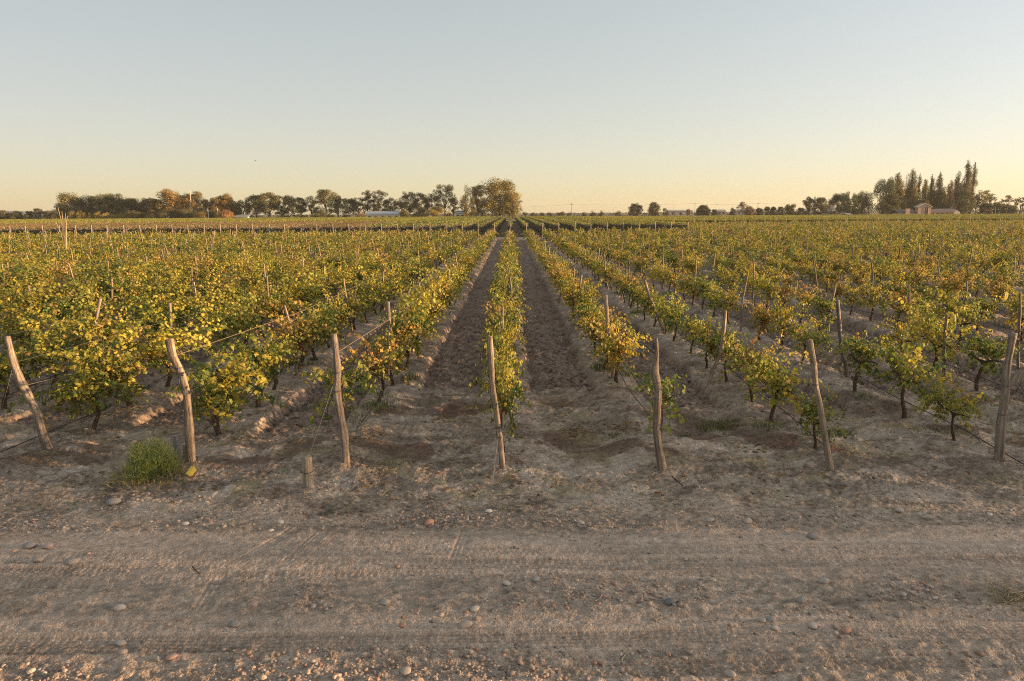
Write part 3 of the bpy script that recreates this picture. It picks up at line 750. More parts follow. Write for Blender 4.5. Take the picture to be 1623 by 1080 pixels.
# straw, twigs and dead leaves
st = MB()
def straws(n, xr, yr, lmin, lmax, cols, r=.0022, clump=None):
    for i in range(n):
        if clump == 'x': pass
        if clump: x, y = clump[0]+rg.normal(0, clump[2]), clump[1]+rg.normal(0, clump[2]*.7)
        else:
            y = rg.uniform(*yr); x = rg.uniform(*xr)*(y/10)
        L = rg.uniform(lmin, lmax); a = rg.uniform(0, PI); z = 0
        b = rg.uniform(-.5, .5)
        pts = np.array([(x, y), (x+L*.5*math.cos(a), y+L*.5*math.sin(a)), (x+L*.5*(math.cos(a)+math.cos(a+b)), y+L*.5*(math.sin(a)+math.sin(a+b)))])
        zz = ground_h(pts[:, 0], pts[:, 1], True) + .004 + (rg.uniform(0, .05) if clump else rg.uniform(0, .012))
        st.tube(np.column_stack([pts, zz]), r*rg.uniform(.6, 1.3), 3, np.array(cols[rg.randint(len(cols))])*rg.uniform(.7, 1.2), False)
STR = [(.50, .40, .22), (.42, .33, .2), (.34, .26, .17), (.20, .14, .10)]
straws(1500, (-8, 8), (8.9, 14.5), .05, .22, STR)
straws(160, (-7, 7), (5.2, 8.6), .04, .16, STR[:2])
for (px, py, s, n) in [(75,735,.22,60),(1612,955,.13,110),(155,765,.3,60),(190,660,.2,40),(735,745,.25,30),(1060,660,.3,50),(970,690,.3,50),(120,690,.3,40),(610,745,.2,40),(810,765,.15,30),(1500,560,.4,50)]:
    x, y = on_ground(px, py); straws(n, 0, 0, .08, .3, [(.66, .55, .34), (.6, .48, .28)] if px > 1600 else STR[:3], .003, (x, y, s))
tag(link('dry_straw', st.mesh('dry_straw', [M_BARK])), 'dry straw and broken twigs littering the headland soil', 'straw', kind='stuff')
lf = MB(); n = 700
y = rg.uniform(9.2, 22, n); x = rg.uniform(-.75, .75, n)*y
for (px, py, s, m) in [(912,685,.18,45),(985,682,.2,40),(700,670,.15,20),(1190,715,.2,20),(570,700,.15,12),(310,770,.25,30),(360,640,.3,20)]:
    cx, cy = on_ground(px, py); x = np.concatenate([x, rg.normal(cx, s, m)]); y = np.concatenate([y, rg.normal(cy, s, m)])
n = len(x); P = np.column_stack([x, y, ground_h(x, y, True)+.015]); O = np.tile([0, 0, 3.0], (n, 1))
V, F, C = leaf_cloud(rg, P, O, .07, 'rusty'); C = C*.3+np.array([(.36, .18, .08)])*.7*rg.uniform(.5, 1.2, (len(V)//15, 1)).repeat(15, 0)
lf.add(V, F, C); tag(link('leaf_litter', lf.mesh('leaf_litter', [M_LEAF])), 'fallen brown and orange vine leaves on the ground', 'leaves', kind='stuff')
# tall dry reed at the left
x, y = on_ground(108, 420); root = empty('dry_reed', (x, y, 0)); mb = MB()
for q, (tx, ty) in enumerate([(92, 330), (98, 335), (104, 338), (107, 342), (88, 352)]):
    t_ = at_y(tx, ty, y)-Vector((x, y, 0)); mb.tube([(0, .02*q, 0), (t_.x*.1, 0, t_.z*.45), (t_.x*.5, 0, t_.z*.8), tuple(t_)], (.05, .045, .03, .012), 5, (.50, .38, .22), False)
link('stalks', mb.mesh('stalks', [M_WOOD]), root); tag(root, 'tall dry straw-coloured reed rising above the left vines', 'reed')
# sticks on the road
for (a, b, c, lab) in [((943,957),(955,953),(953,942),'bent pale twig on the road right of centre'), ((1040,982),(1052,979),(1063,976),'short straight pale twig on the road'),
        ((985,1048),(990,1040),(1001,1033),'forked pale twig near the bottom edge of the road'), ((1575,938),(1580,946),(1581,958),'curved pale twig beside the straw tuft'),
        ((1272,812),(1290,835),(1322,850),'long thin curved stalk at the road verge'), ((1308,1058),(1311,1051),(1314,1045),'short pale twig close to the bottom right'),
        ((155,855),(168,845),(182,832),'straight pale straw stalk on the left verge'), ((305,898),(308,906),(318,914),'small dark curled root on the left wheel track')]:
    pts = [g3(*p, z=.012) for p in (a, b, c)]; col = (.08, .06, .045) if 'dark' in lab else (.56, .46, .30)
    t = np.linspace(0, 1, 7); P = np.array([[(1-u)**2*pts[0][i]+2*u*(1-u)*pts[1][i]+u*u*pts[2][i] for i in range(3)] for u in t])
    wire('twig', P, np.linspace(.007, .003, 7), col, lab, 'twig', 'twigs lying on the road', M_WOOD)

# ------------------------------------------------------------------ stones
def ico():
    import bmesh
    bm = bmesh.new(); bmesh.ops.create_icosphere(bm, subdivisions=2, radius=1); V = np.array([v.co[:] for v in bm.verts]); F = np.array([[v.index for v in f.verts] for f in bm.faces]); bm.free(); return V, F
IV, IF = ico()
def ico1():
    import bmesh
    bm = bmesh.new(); bmesh.ops.create_icosphere(bm, subdivisions=1, radius=1); V = np.array([v.co[:] for v in bm.verts]); F = np.array([[v.index for v in f.verts] for f in bm.faces]); bm.free(); return V, F
I1V, I1F = ico1()
SCOL = [(.30, .25, .21), (.36, .31, .27), (.26, .225, .20), (.40, .35, .30), (.34, .23, .18), (.22, .20, .19)]
def stone_mesh(seed, col):
    rg = np.random.RandomState(seed); V = IV.copy()
    f = rg.uniform(.8, 1.6, 3); ph = rg.uniform(0, 6, 3)
    V = V*(1+.10*np.sin(V[:, [1, 2, 0]]*f+ph)+.05*np.sin(V[:, [2, 0, 1]]*f*2.6+ph))
    V = V*np.array([1, rg.uniform(.62, .8), rg.uniform(.42, .6)])
    mb = MB(); mb.add(V, IF, col); return mb.mesh('stone', [M_STONE], True)
STONES = [ # px, py, width px, colour, label
    (680,831,14,(.42,.22,.15),'reddish stone on the verge line left of centre'), (775,814,9,(.62,.56,.48),'small whitish stone above the verge line at centre'),
    (190,966,15,(.42,.37,.31),'round pale stone on the left part of the road'), (737,995,21,(.30,.25,.22),'flat dark stone on the road below centre'),
    (803,928,13,(.44,.38,.31),'pale angular stone on the mid road'), (611,958,15,(.33,.29,.25),'upright grey stone on the left of centre road'),
    (753,968,13,(.46,.40,.33),'light oval stone in the gravel patch at centre'), (638,992,12,(.34,.20,.14),'small rusty stone by the lower wheel track'),
    (1062,956,18,(.15,.15,.15),'dark blue-grey flat stone right of centre'), (1305,925,14,(.33,.29,.25),'isolated grey stone on the right of the road'),
    (1423,977,15,(.30,.25,.22),'grey stone amid the right gravel patch'), (1341,1002,17,(.36,.22,.17),'brownish-red flat stone on the right of the road'),
    (1288,850,17,(.24,.21,.19),'dark flat stone under the verge on the right'), (1270,955,18,(.26,.23,.21),'flat dark stone at the head of right gravel patch'),
    (1288,995,14,(.38,.33,.29),'pale rounded stone below the flat dark one'), (76,866,15,(.38,.29,.25),'pinkish stone on the left verge'), (47,866,17,(.25,.23,.22),'grey stone left of the pinkish one'),
    (60,887,14,(.34,.27,.22),'brown stone below the grey pair on the left'), (115,894,15,(.30,.26,.23),'flat stone alone at the left wheel track'), (180,799,17,(.24,.22,.21),'dark grey stone on the left headland'),
    (445,831,11,(.48,.43,.36),'pale stone near the slanting tyre marks'), (294,832,10,(.5,.45,.38),'white oval pebble stone on the left verge'), (195,1036,14,(.36,.28,.24),'brownish stone in the orange sunlit gravel'),
    (190,1018,15,(.27,.25,.24),'grey stone above the sunlit gravel'), (272,1044,15,(.42,.27,.20),'orange-toned stone in the sunlit gravel'), (372,990,16,(.24,.22,.20),'thin flat dark stone on the left road'),
    (1158,1072,16,(.36,.31,.27),'oval stone at the bottom edge right of centre'), (643,1066,17,(.33,.28,.24),'rounded stone at the bottom edge left of centre'), (250,1045,12,(.36,.30,.25),'small dun stone beside the orange-toned one'),
    (1222,985,16,(.28,.25,.22),'grey stone in the cluster left of the right gravel'), (1207,988,10,(.33,.28,.24),'smaller grey stone touching the cluster'), (1228,997,11,(.38,.33,.28),'pale stone at the foot of the cluster'),
    (850,922,12,(.30,.27,.24),'grey stone just right of the pale angular one'), (1185,828,14,(.33,.28,.24),'flat stone on the right verge line'), (1425,812,14,(.38,.32,.27),'rounded stone on the far right verge'),
    (1468,822,12,(.36,.31,.26),'pale rounded stone right on the verge line'), (1125,826,12,(.34,.30,.26),'grey stone on the verge below forked post'), (430,842,8,(.5,.44,.36),'tiny pale stone beside the slanting track'),
    (1568,818,10,(.48,.43,.37),'small light stone at the far right verge'), (920,830,11,(.34,.30,.26),'stone in the verge cluster at centre right')]
for i, (px, py, wpx, col, lab) in enumerate(STONES):
    x, y = on_ground(px, py); s = proj(x, y, 0)[2]/FPX*wpx*.60; col = tuple(c*1.35 for c in col)
    o = link('stone', stone_mesh(i, col), None, (x, y, gh(x, y)+s*.30)); o.scale = (s, s, s); o.rotation_euler = (rg.normal(0, .15), rg.normal(0, .15), rg.uniform(-.7, .7))
    tag(o, lab, 'stone', 'larger stones on the dirt road')
# loose clods heaped at the mouth of the right-hand bed
for i, (px, py, s) in enumerate([(885,607,.13),(900,598,.07),(878,600,.06),(893,614,.05),(905,608,.06)]):
    x, y = on_ground(px, py); o = link('soil_clod', stone_mesh(70+i, (.25, .18, .13)), None, (x, y, gh(x, y)+s*.4)); o.scale = (s*.8, s*.8, s*1.1); o.rotation_euler = (i, .4*i, i*2)
    tag(o, ['largest soil clod at the mouth of the tilled bed', 'clod just behind the largest one', 'clod left of the largest one', 'small clod in front of the largest one', 'small clod right of the largest one'][i], 'clod', 'clods heaped at the bed mouth')
gv = MB(); n = 4300; P = []
while len(P) < n:
    m = 6000; y = rg.uniform(4.9, 10.6, m); x = rg.uniform(-.82, .82, m)*(y+.9)
    nz = fbm(x*.9, y*1.6, 300, 3)
    band = np.exp(-((y-8.62)/.22)**2)*1.0 + .8*np.exp(-((y-6.75)/.25)**2) + .75*(y < 5.9)*np.where(x < .3, 1, .3) + .07
    ok = rg.rand(m) < np.clip(band*np.clip(.25+2.0*nz, 0, 1), 0, 1)
    P += list(zip(x[ok], y[ok]))
P = np.array(P[:n]); z = ground_h(P[:, 0], P[:, 1], True)
for i in range(n):
    s = .009+.020*rg.rand()**2.5 + (.014 if rg.rand() < .07 else 0); a = rg.uniform(0, PI); ca, sa = math.cos(a), math.sin(a)
    V = I1V*(1+.18*rg.normal(0, 1, I1V.shape).clip(-1, 1))*np.array([s*1.2, s*.85, s*.6]); V = V@np.array([[ca, sa, 0], [-sa, ca, 0], [0, 0, 1]])
    gv.add(V+np.array([P[i, 0], P[i, 1], z[i]+s*.12]), I1F, np.array(SCOL[rg.randint(6)])*np.array([1.08, .98, .9])*rg.uniform(.8, 1.45))
tag(link('gravel', gv.mesh('gravel', [M_STONE], True)), 'small loose pebbles strewn over the dirt road and verge', 'gravel', kind='stuff')

cr = MB(); n = 9000; y = 8.4+17*rg.uniform(0, 1, n)**1.5; x = rg.uniform(-.8, .8, n)*(y+.5)
hh, cc = ground_h(x, y, True, True); hc = ground_h(x, y, False)
for i in range(n):
    s = .007+.018*rg.rand()**2*(1.7 if hc[i] < -.05 else 1.0); ca, sa = math.cos(i*1.7), math.sin(i*1.7)
    V = I1V*(1+.35*rg.normal(0, 1, I1V.shape).clip(-1, 1))*np.array([s*1.2, s*.9, s*.7]); V = V@np.array([[ca, sa, 0], [-sa, ca, 0], [0, 0, 1]])
    cr.add(V+np.array([x[i], y[i], hh[i]+s*.25]), I1F, cc[i]*rg.uniform(.65, 1.35))
tag(link('soil_crumbs', cr.mesh('soil_crumbs', [M_STONE])), 'loose crumbs of dry earth on the headland and tilled beds', 'soil', kind='stuff')

# ------------------------------------------------------------------ far block of netted rows
def far_row_mesh(seed, y0, y1, mix, topmix, side, H):
    rg = np.random.RandomState(seed); mb = MB(); L = y1-y0
    n = int(L*60); P = np.column_stack([rg.choice([-1, 1], n)*rg.uniform(.12, .30, n), rg.uniform(0, L, n), rg.uniform(.45, H-.1, n)])
    O = np.column_stack([np.sign(P[:, 0])*1.5, np.zeros(n), np.zeros(n)])
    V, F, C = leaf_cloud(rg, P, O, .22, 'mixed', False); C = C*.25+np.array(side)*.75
    mb.add(V, F, C)
    n = int(L*26); P = np.column_stack([rg.normal(0, .16, n), rg.uniform(0, L, n), H-.12+rg.normal(0, .10, n)+.08*np.sin(rg.uniform(0, L, n))])
    V, F, C = leaf_cloud(rg, P, np.tile([0, -.3, 1.2], (n, 1)), .20, topmix, False)
    if topmix == 'rusty': C = C*.3+np.array([.26, .17, .09])*.7
    mb.add(V, F, C)
    m = int(L/4)+1
    for a in range(m):   # woody core so that the row is not see-through
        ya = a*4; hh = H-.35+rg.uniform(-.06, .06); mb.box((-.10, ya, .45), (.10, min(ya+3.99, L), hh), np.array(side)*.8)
    return mb.mesh('row_foliage', [M_TREE])
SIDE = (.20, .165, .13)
fr = {}
for nm, (a, b, mix) in {'L1': (114, 168, 'rusty'), 'L2': (178, 352, 'mixed'), 'R1': (114, 352, 'mixed'), 'R2': (180, 352, 'golden'), 'C1': (114, 352, 'green')}.items():
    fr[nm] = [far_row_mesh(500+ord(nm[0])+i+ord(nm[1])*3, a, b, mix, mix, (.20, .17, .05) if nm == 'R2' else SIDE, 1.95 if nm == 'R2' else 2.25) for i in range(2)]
def end_post_far(root, rg):
    mb = MB(); mb.tube([(0, -.15, 0), (rg.normal(0, .02), -.16, 1.2), (rg.normal(0, .03), -.15, 2.45)], .065, 6, (.36, .31, .25)); link('row_end_post', mb.mesh('row_end_post', [M_WOOD]), root)
rg = np.random.RandomState(12)
for k in range(-95, 96):
    x = row_x(k)
    segs = [('L1', 114), ('L2', 178)] if k < -9 else ([('C1', 114)] if k < 3 else ([('R1', 114)] if k < 12 else [('R2', 180)]))
    for (nm, y0) in segs:
        y1 = {'L1': 168, 'L2': 352, 'R1': 352, 'R2': 352, 'C1': 352}[nm]
        if abs(x) > .80*y1: continue
        if k >= 3 and False: continue
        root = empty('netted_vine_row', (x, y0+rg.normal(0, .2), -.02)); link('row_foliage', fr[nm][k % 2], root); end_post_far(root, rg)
        side = 'left' if k < 0 else 'right'
        what = {'L1': 'brownish trimmed vine row beyond the near field', 'L2': 'olive vine row behind the brownish block', 'R1': 'golden-topped far vine row beyond the near field', 'R2': 'golden far vine row at the right of the horizon', 'C1': 'dark-sided far vine row beyond the near field'}[nm]
        def num(n): return ORD[n-1] if n <= 36 else ['', '', '', 'thirty', 'forty', 'fifty', 'sixty', 'seventy', 'eighty', 'ninety'][n//10]+('' if n % 10 == 0 else '-'+ORD[n % 10-1])
        lab = what+(', centre one' if k == 0 else ', %s to the %s' % (num(abs(k)), side))
        tag(root, lab, 'vine row', 'trimmed vine rows beyond the near field')
# concrete lip of the cross channel
a = at_y(785, 376.5, 107.5); mb = MB()
for (x0, x1) in ((-2.75, -.45), (.25, 2.45)):
    root = empty('channel_lip', ((x0+x1)/2, 107.5, 0)); mb = MB(); h = (x1-x0)/2
    mb.box((-h, 0, -.1), (h, .28, .20), (.50, .45, .38)); mb.box((-h-.04, -.03, .203), (h+.04, .31, .26), (.55, .49, .41))
    link('concrete_lip', mb.mesh('concrete_lip', [M_STONE]), root); tag(root, 'pale concrete channel lip across the furrow %s of the centre row' % ('left' if x0 < 0 else 'right'), 'channel', 'channel lips at the end of the furrows')

# ------------------------------------------------------------------ trees along the horizon
TC = {'dark': [(.10, .10, .045), (.14, .125, .055), (.18, .15, .07)], 'olive': [(.16, .15, .055), (.22, .185, .07), (.13, .12, .05)],
      'gold': [(.30, .20, .07), (.38, .25, .08), (.23, .17, .06)], 'goldgreen': [(.27, .21, .055), (.34, .26, .07), (.17, .15, .05)],
      'green': [(.10, .115, .045), (.13, .14, .055), (.085, .095, .04)], 'orange': [(.36, .19, .07), (.29, .18, .06), (.2, .16, .06)],
      'blue': [(.08, .10, .07), (.10, .12, .08), (.07, .085, .06)], 'tan': [(.28, .20, .12), (.22, .165, .10), (.33, .25, .14)]}
def tree(kind, px, wpx, top, Y, pal, lab, cat='tree', name=None, seed=None, dens=1.0):
    rg = np.random.RandomState(seed if seed is not None else int(px*7+top))
    c = at_y(px, 340, Y); T = at_y(px, top, Y).z; W = wpx*Y/FPX*.985*(1.14 if px < 480 else 1.04); H = T
    if kind == 'column': W *= 1.35
    root = empty(name or {'column': 'poplar_tree', 'open': 'eucalyptus_tree', 'round': 'broadleaf_tree', 'willow': 'willow_tree', 'bush': 'shrub'}[kind], (c.x, Y, 0))
    blobs = []
    if kind == 'column':
        n = int(16+H*.8)
        for i in range(n):
            u = (i+.5)/n; z = H*(.10+.87*u); wr = W*.5*(np.interp(u, [0, .25, .6, .88, 1], [.75, 1.0, .85, .5, .2]))
            a = rg.uniform(0, 6.28); r = wr*rg.uniform(.1, .6); blobs.append((math.cos(a)*r, math.sin(a)*r, z, wr*rg.uniform(.35, .65), wr*rg.uniform(.6, 1.1)))
    elif kind == 'bush':
        for i in range(12):
            a = rg.uniform(0, 6.28); r = W*.33*math.sqrt(rg.rand()); u = rg.rand()
            blobs.append((math.cos(a)*r, math.sin(a)*r, H*(.18+.62*u*(1-.5*r/(W*.33))), W*rg.uniform(.16, .24), H*rg.uniform(.14, .24)))
    elif kind == 'open':
        n = int(26+W*1.3); R0 = W*.5
        for i in range(n):
            a = rg.uniform(0, 6.28); u = rg.rand()**.8; z = H*(.27+.66*u); lim = R0*math.sqrt(max(.05, 1-((u-.35)/.72)**2)); r = lim*rg.uniform(.3, .95)
            s = rg.uniform(.085, .15)*max(W, H*.7); blobs.append((math.cos(a)*r, math.sin(a)*r, z, s, s*rg.uniform(.6, .85)))
    elif kind == 'willow':
        n = 30
        for i in range(n):
            a = rg.uniform(0, 6.28); u = rg.rand(); z = H*(.16+.78*u); r = W*.42*rg.uniform(.2, 1)*math.sqrt(max(.1, 1-((u-.35)/.75)**2))
            s = W*rg.uniform(.09, .15); blobs.append((math.cos(a)*r, math.sin(a)*r, z, s, s*rg.uniform(1.2, 2.0)))
    else:
        n = 64
        for i in range(n):
            a = rg.uniform(0, 6.28); u = rg.rand()**.9; z = H*(.14+.80*u); r = W*.40*rg.uniform(.25, 1)*math.sqrt(max(.08, 1-((u-.38)/.70)**2))
            s = W*rg.uniform(.09, .17); blobs.append((math.cos(a)*r, math.sin(a)*r, z, s, min(s*rg.uniform(.7, 1.0), H*.2)))
    # scale the blobs so that the crown reaches the measured top and width
    B = np.array(blobs); mx = (B[:, 2]+B[:, 4]*.95).max(); B[:, 2] *= H/mx
    area = (B[:, 3]*(B[:, 3]+B[:, 4])).sum(); ls = max(.16, .42*Y/380, W*.027)*(.75 if kind == 'bush' else 1)
    n = int(min(13000, max(700, dens*22*area/(ls*ls)*.34))); idx = rg.choice(len(B), n, p=(B[:, 3]**2)/(B[:, 3]**2).sum())
    dv = rg.normal(0, 1, (n, 3)); dv /= np.linalg.norm(dv, axis=1)[:, None]; rr = rg.uniform(.55, 1.08, (n, 1))
    P = B[idx, :3] + dv*rr*B[idx][:, [3, 3, 4]]; P[:, 2] = np.maximum(P[:, 2], .15)
    out = dv*1.3 + rg.normal(0, .6, (n, 3)); nr = out/np.linalg.norm(out, axis=1)[:, None]
    t = rg.normal(0, 1, (n, 3)); t -= nr*np.sum(t*nr, 1)[:, None]; t /= np.linalg.norm(t, axis=1)[:, None]; b = np.cross(nr, t)
    S = (ls*rg.uniform(.5, 1.25, n))[:, None]
    V = np.stack([P-t*S*.5, P+b*S*.32, P+t*S*.5, P-b*S*.32], 1); F = np.arange(n*4).reshape(-1, 4)
    pc = np.array(TC[pal]); bc = pc[rg.randint(3, size=len(B))]*rg.uniform(.8, 1.2, (len(B), 1))
    C = np.repeat(bc[idx]*rg.uniform(.7, 1.3, (n, 1)), 4, 0)
    link('crown', mesh_np('crown', V.reshape(-1, 3), [F], [M_TREE], None, C), root)
    mb = MB(); r0 = max(.06, H*.022)*(.5 if kind == 'bush' else 1)
    sway = rg.uniform(-.03, .03, 2)*H; hT = H*(.85 if kind == 'column' else .6)
    z = np.linspace(-.3, hT, 6); mb.tube(np.stack([sway[0]*(z/H)**2, sway[1]*(z/H)**2, z], -1), r0*np.linspace(1.25, .35, 6), 7, (.17, .13, .10))
    for i in rg.choice(len(B), min(len(B), 12), False):
        e = B[i, :3]; z0 = min(max(H*.12, e[2]*rg.uniform(.3, .55)), hT*.9); s = np.array([sway[0]*(z0/H)**2, sway[1]*(z0/H)**2, z0])
        mid = (s+e)/2+np.array([0, 0, -.04*H*rg.rand()]); mb.tube([s, mid, e], r0*np.array([.5, .34, .12]), 5, (.17, .13, .10), False)
    link('trunk', mb.mesh('trunk', [M_BARK]), root)
    tag(root, lab, cat, 'trees and shrubs along the horizon')
    return root

TREES = []
def T_(kind, px, w_, top, Y, pal, what, **kw): TREES.append((kind, px, w_, top, Y, pal, what, kw))
for px, w_, top in [(6,24,333),(26,24,334),(46,16,334),(60,16,330),(76,20,334),(90,18,335)]: T_('round', px, w_, top, 430, 'dark', 'low dark tree at the far left')
for px, w_, top, kd, pal in [(113,52,304,'round','olive'),(142,46,309,'round','dark'),(167,44,306,'round','olive'),(186,36,306,'open','dark'),(200,44,312,'round','olive'),(217,28,314,'round','dark'),(229,24,313,'round','olive'),(241,26,313,'open','dark'),(252,26,318,'round','dark')]:
    T_(kd, px, w_, top, 405, pal, 'tall dark olive tree in the left wood')
for px, w_, top in [(115,14,332),(129,15,332),(144,15,335),(155,14,334),(166,16,336),(180,13,338),(208,18,332),(190,14,338)]: T_('bush', px, w_, top, 388, 'goldgreen', 'small rounded bush before the left wood')
for px, w_, top in [(272,48,299),(250,24,315),(300,32,305),(285,36,308),(313,32,303),(331,24,316)]: T_('round', px, w_, top, 398, 'gold', 'golden-brown tree in the left wood')
for px, w_, top in [(346,34,311),(357,30,306),(364,24,312)]: T_('round', px, w_, top, 398, 'gold', 'golden tree beside the white lamp posts')
for px, w_, top in [(222,24,334),(240,30,331),(262,30,332),(285,32,326),(300,22,324)]: T_('bush', px, w_, top, 386, 'dark', 'dark shrub under the golden-brown trees')
T_('bush', 318, 26, 333, 380, 'orange', 'orange-brown bush low beside the mast')
T_('bush', 336, 15, 332, 384, 'blue', 'small bluish conifer shrub by the lamp posts')
T_('bush', 355, 28, 331, 380, 'orange', 'rusty rounded bush below the golden trees')
for px, w_, top in [(372,20,322),(386,32,317),(406,36,308),(428,46,304),(447,26,310),(466,38,309),(478,18,313),(494,26,310),(518,48,300),(536,20,310),(553,34,314),(568,28,313),(583,26,301),(601,32,301),(618,30,313),(634,24,318),(650,36,303),(669,34,305),(686,30,306),(705,38,292),(719,16,312)]:
    T_('open', px, w_, top, 400, 'dark' if px % 3 == 1 else 'olive', 'open-crowned dark eucalyptus')
for px, w_, top in [(411,14,343),(440,16,342),(455,18,341),(475,22,339),(500,18,336),(525,14,339),(545,14,341),(395,14,343)]: T_('bush', px, w_, top, 376, 'green', 'low green shrub under the eucalyptus trees')
T_('bush', 510, 26, 331, 384, 'dark', 'dark bush under the tallest eucalyptus')
T_('bush', 572, 20, 331, 372, 'tan', 'tan rounded bush left of the long shed')
T_('bush', 642, 24, 330, 370, 'olive', 'olive bush at the right end of the shed')
T_('bush', 667, 34, 326, 378, 'dark', 'dark thicket right of the long shed')
T_('bush', 692, 30, 325, 374, 'goldgreen', 'yellow-olive bush before the tall eucalyptus')
T_('bush', 712, 18, 331, 380, 'dark', 'dark bush beside the small roof')
T_('willow', 738, 32, 292, 385, 'goldgreen', 'golden-green willow left of the big round tree', )
T_('round', 757, 34, 293, 390, 'goldgreen', 'yellowish tree joining the big round tree')
T_('round', 793, 74, 281, 392, 'goldgreen', 'largest round golden-brown tree near the centre')
T_('round', 812, 40, 304, 388, 'goldgreen', 'lower tree at the right flank of the largest one')
T_('bush', 751, 20, 330, 372, 'olive', 'dark shrub under the golden-green willow')
T_('bush', 768, 16, 331, 370, 'green', 'green shrub at the foot of the largest tree')
for px, w_, top in [(832,9,335),(846,12,336),(859,9,336),(871,10,336),(889,16,334),(902,9,336),(926,9,335),(939,11,333),(953,11,333),(980,12,333)]: T_('bush', px, w_, top, 520, 'dark', 'tiny dark shrub on the horizon right of centre')
T_('round', 1007, 28, 321, 500, 'dark', 'left one of two round trees on the horizon'); T_('round', 1036, 24, 320, 500, 'olive', 'right one of two round trees on the horizon')
T_('bush', 1054, 12, 329, 500, 'dark', 'small tree right beside the two round trees'); T_('bush', 1091, 8, 329, 500, 'dark', 'tiny tree before the dome-shaped pair')
T_('round', 1115, 28, 325, 480, 'dark', 'low dome-shaped tree by the second utility pole'); T_('round', 1132, 12, 332, 480, 'dark', 'small shrub right of the dome-shaped tree')
T_('bush', 1161, 13, 328, 480, 'olive', 'small olive tree left of the pale bare one'); T_('open', 1177, 20, 320, 480, 'tan', 'pale thin tree on the horizon'); T_('round', 1188, 20, 327, 480, 'tan', 'brown round tree beside the pale thin one')
for px, w_, top in [(1203,14,329),(1216,14,327),(1226,14,327),(1237,13,327),(1252,22,323),(1268,16,329)]: T_('round', px, w_, top, 470, 'dark', 'low dark horizon tree before the forked pair')
T_('round', 1281, 22, 311, 460, 'dark', 'left tree of the forked dark pair'); T_('column', 1290, 7, 311, 458, 'dark', 'thin spike between the dark pair'); T_('round', 1301, 26, 312, 460, 'dark', 'right tree of the forked dark pair'); T_('round', 1318, 16, 327, 460, 'dark', 'low dark tree right of the forked pair')
T_('round', 1328, 36, 306, 420, 'dark', 'dark tree at the left of the right-hand wood'); T_('willow', 1344, 30, 303, 372, 'green', 'grey-green willow left of the right-hand wood', dens=1.3)
T_('willow', 1366, 40, 302, 375, 'green', 'broad green willow beside the grey-green one', dens=1.3); T_('willow', 1398, 50, 282, 385, 'green', 'tallest rounded green tree left of the poplars', dens=1.3)
T_('round', 1412, 34, 306, 372, 'green', 'green tree filling below the rounded one')
T_('column', 1419, 20, 273, 388, 'goldgreen', 'short poplar next to the rounded green tree', ); T_('column', 1426, 16, 300, 384, 'goldgreen', 'golden young poplar at the foot of the short one')
T_('column', 1440, 22, 266, 390, 'olive', 'tall poplar, leftmost of the main poplar group'); T_('column', 1452, 10, 274, 392, 'olive', 'slim poplar just right of the leftmost tall one'); T_('column', 1447, 16, 295, 385, 'goldgreen', 'golden lower poplar behind the chimney')
T_('column', 1463, 16, 283, 388, 'goldgreen', 'golden poplar above the house gable'); T_('column', 1472, 12, 276, 392, 'olive', 'slim dark poplar right of the gable'); T_('column', 1484, 15, 272, 390, 'olive', 'narrow poplar between gable and roof end', )
T_('column', 1493, 12, 295, 386, 'goldgreen', 'low golden poplar over the right roof'); T_('column', 1502, 14, 284, 388, 'tan', 'thin brownish half-bare poplar'); T_('column', 1513, 14, 270, 390, 'olive', 'dark poplar left of the tallest one')
T_('column', 1527, 18, 253, 390, 'olive', 'tallest poplar of all'); T_('column', 1537, 12, 257, 392, 'olive', 'second tallest poplar on the right edge of the group'); T_('round', 1522, 40, 300, 380, 'green', 'green tree spread below the tallest poplar')
T_('round', 1436, 36, 298, 396, 'olive', 'broad olive tree behind the leftmost tall poplar'); T_('round', 1478, 34, 300, 398, 'goldgreen', 'golden tree filling behind the narrow poplars'); T_('round', 1508, 34, 294, 398, 'olive', 'olive tree filling behind the dark poplar')
T_('round', 1458, 40, 316, 378, 'dark', 'dark tree low behind the gabled house'); T_('round', 1500, 34, 318, 378, 'dark', 'dark tree low behind the right roof')
for px, w_, top, pal in [(1553,28,301,'goldgreen'),(1568,18,307,'olive'),(1545,20,312,'dark'),(1562,22,322,'dark'),(1580,20,320,'green'),(1594,20,309,'tan'),(1603,20,324,'green'),(1616,24,312,'dark'),(1590,18,324,'dark')]: T_('open' if top < 313 else 'round', px, w_, top, 400 if top < 315 else 385, pal, 'tree at the far right of the horizon')
tot = {}
for t in TREES: tot[t[6]] = tot.get(t[6], 0)+1
seen = {}
for (kind, px, w_, top, Y, pal, what, kw) in sorted(TREES, key=lambda t: t[1]):
    seen[what] = seen.get(what, 0)+1
    lab = what if tot[what] == 1 else '%s, %s from the left' % (what, ORD[seen[what]-1])
    tree(kind, px, w_, top, Y, pal, lab, 'shrub' if kind == 'bush' else 'tree', **kw)

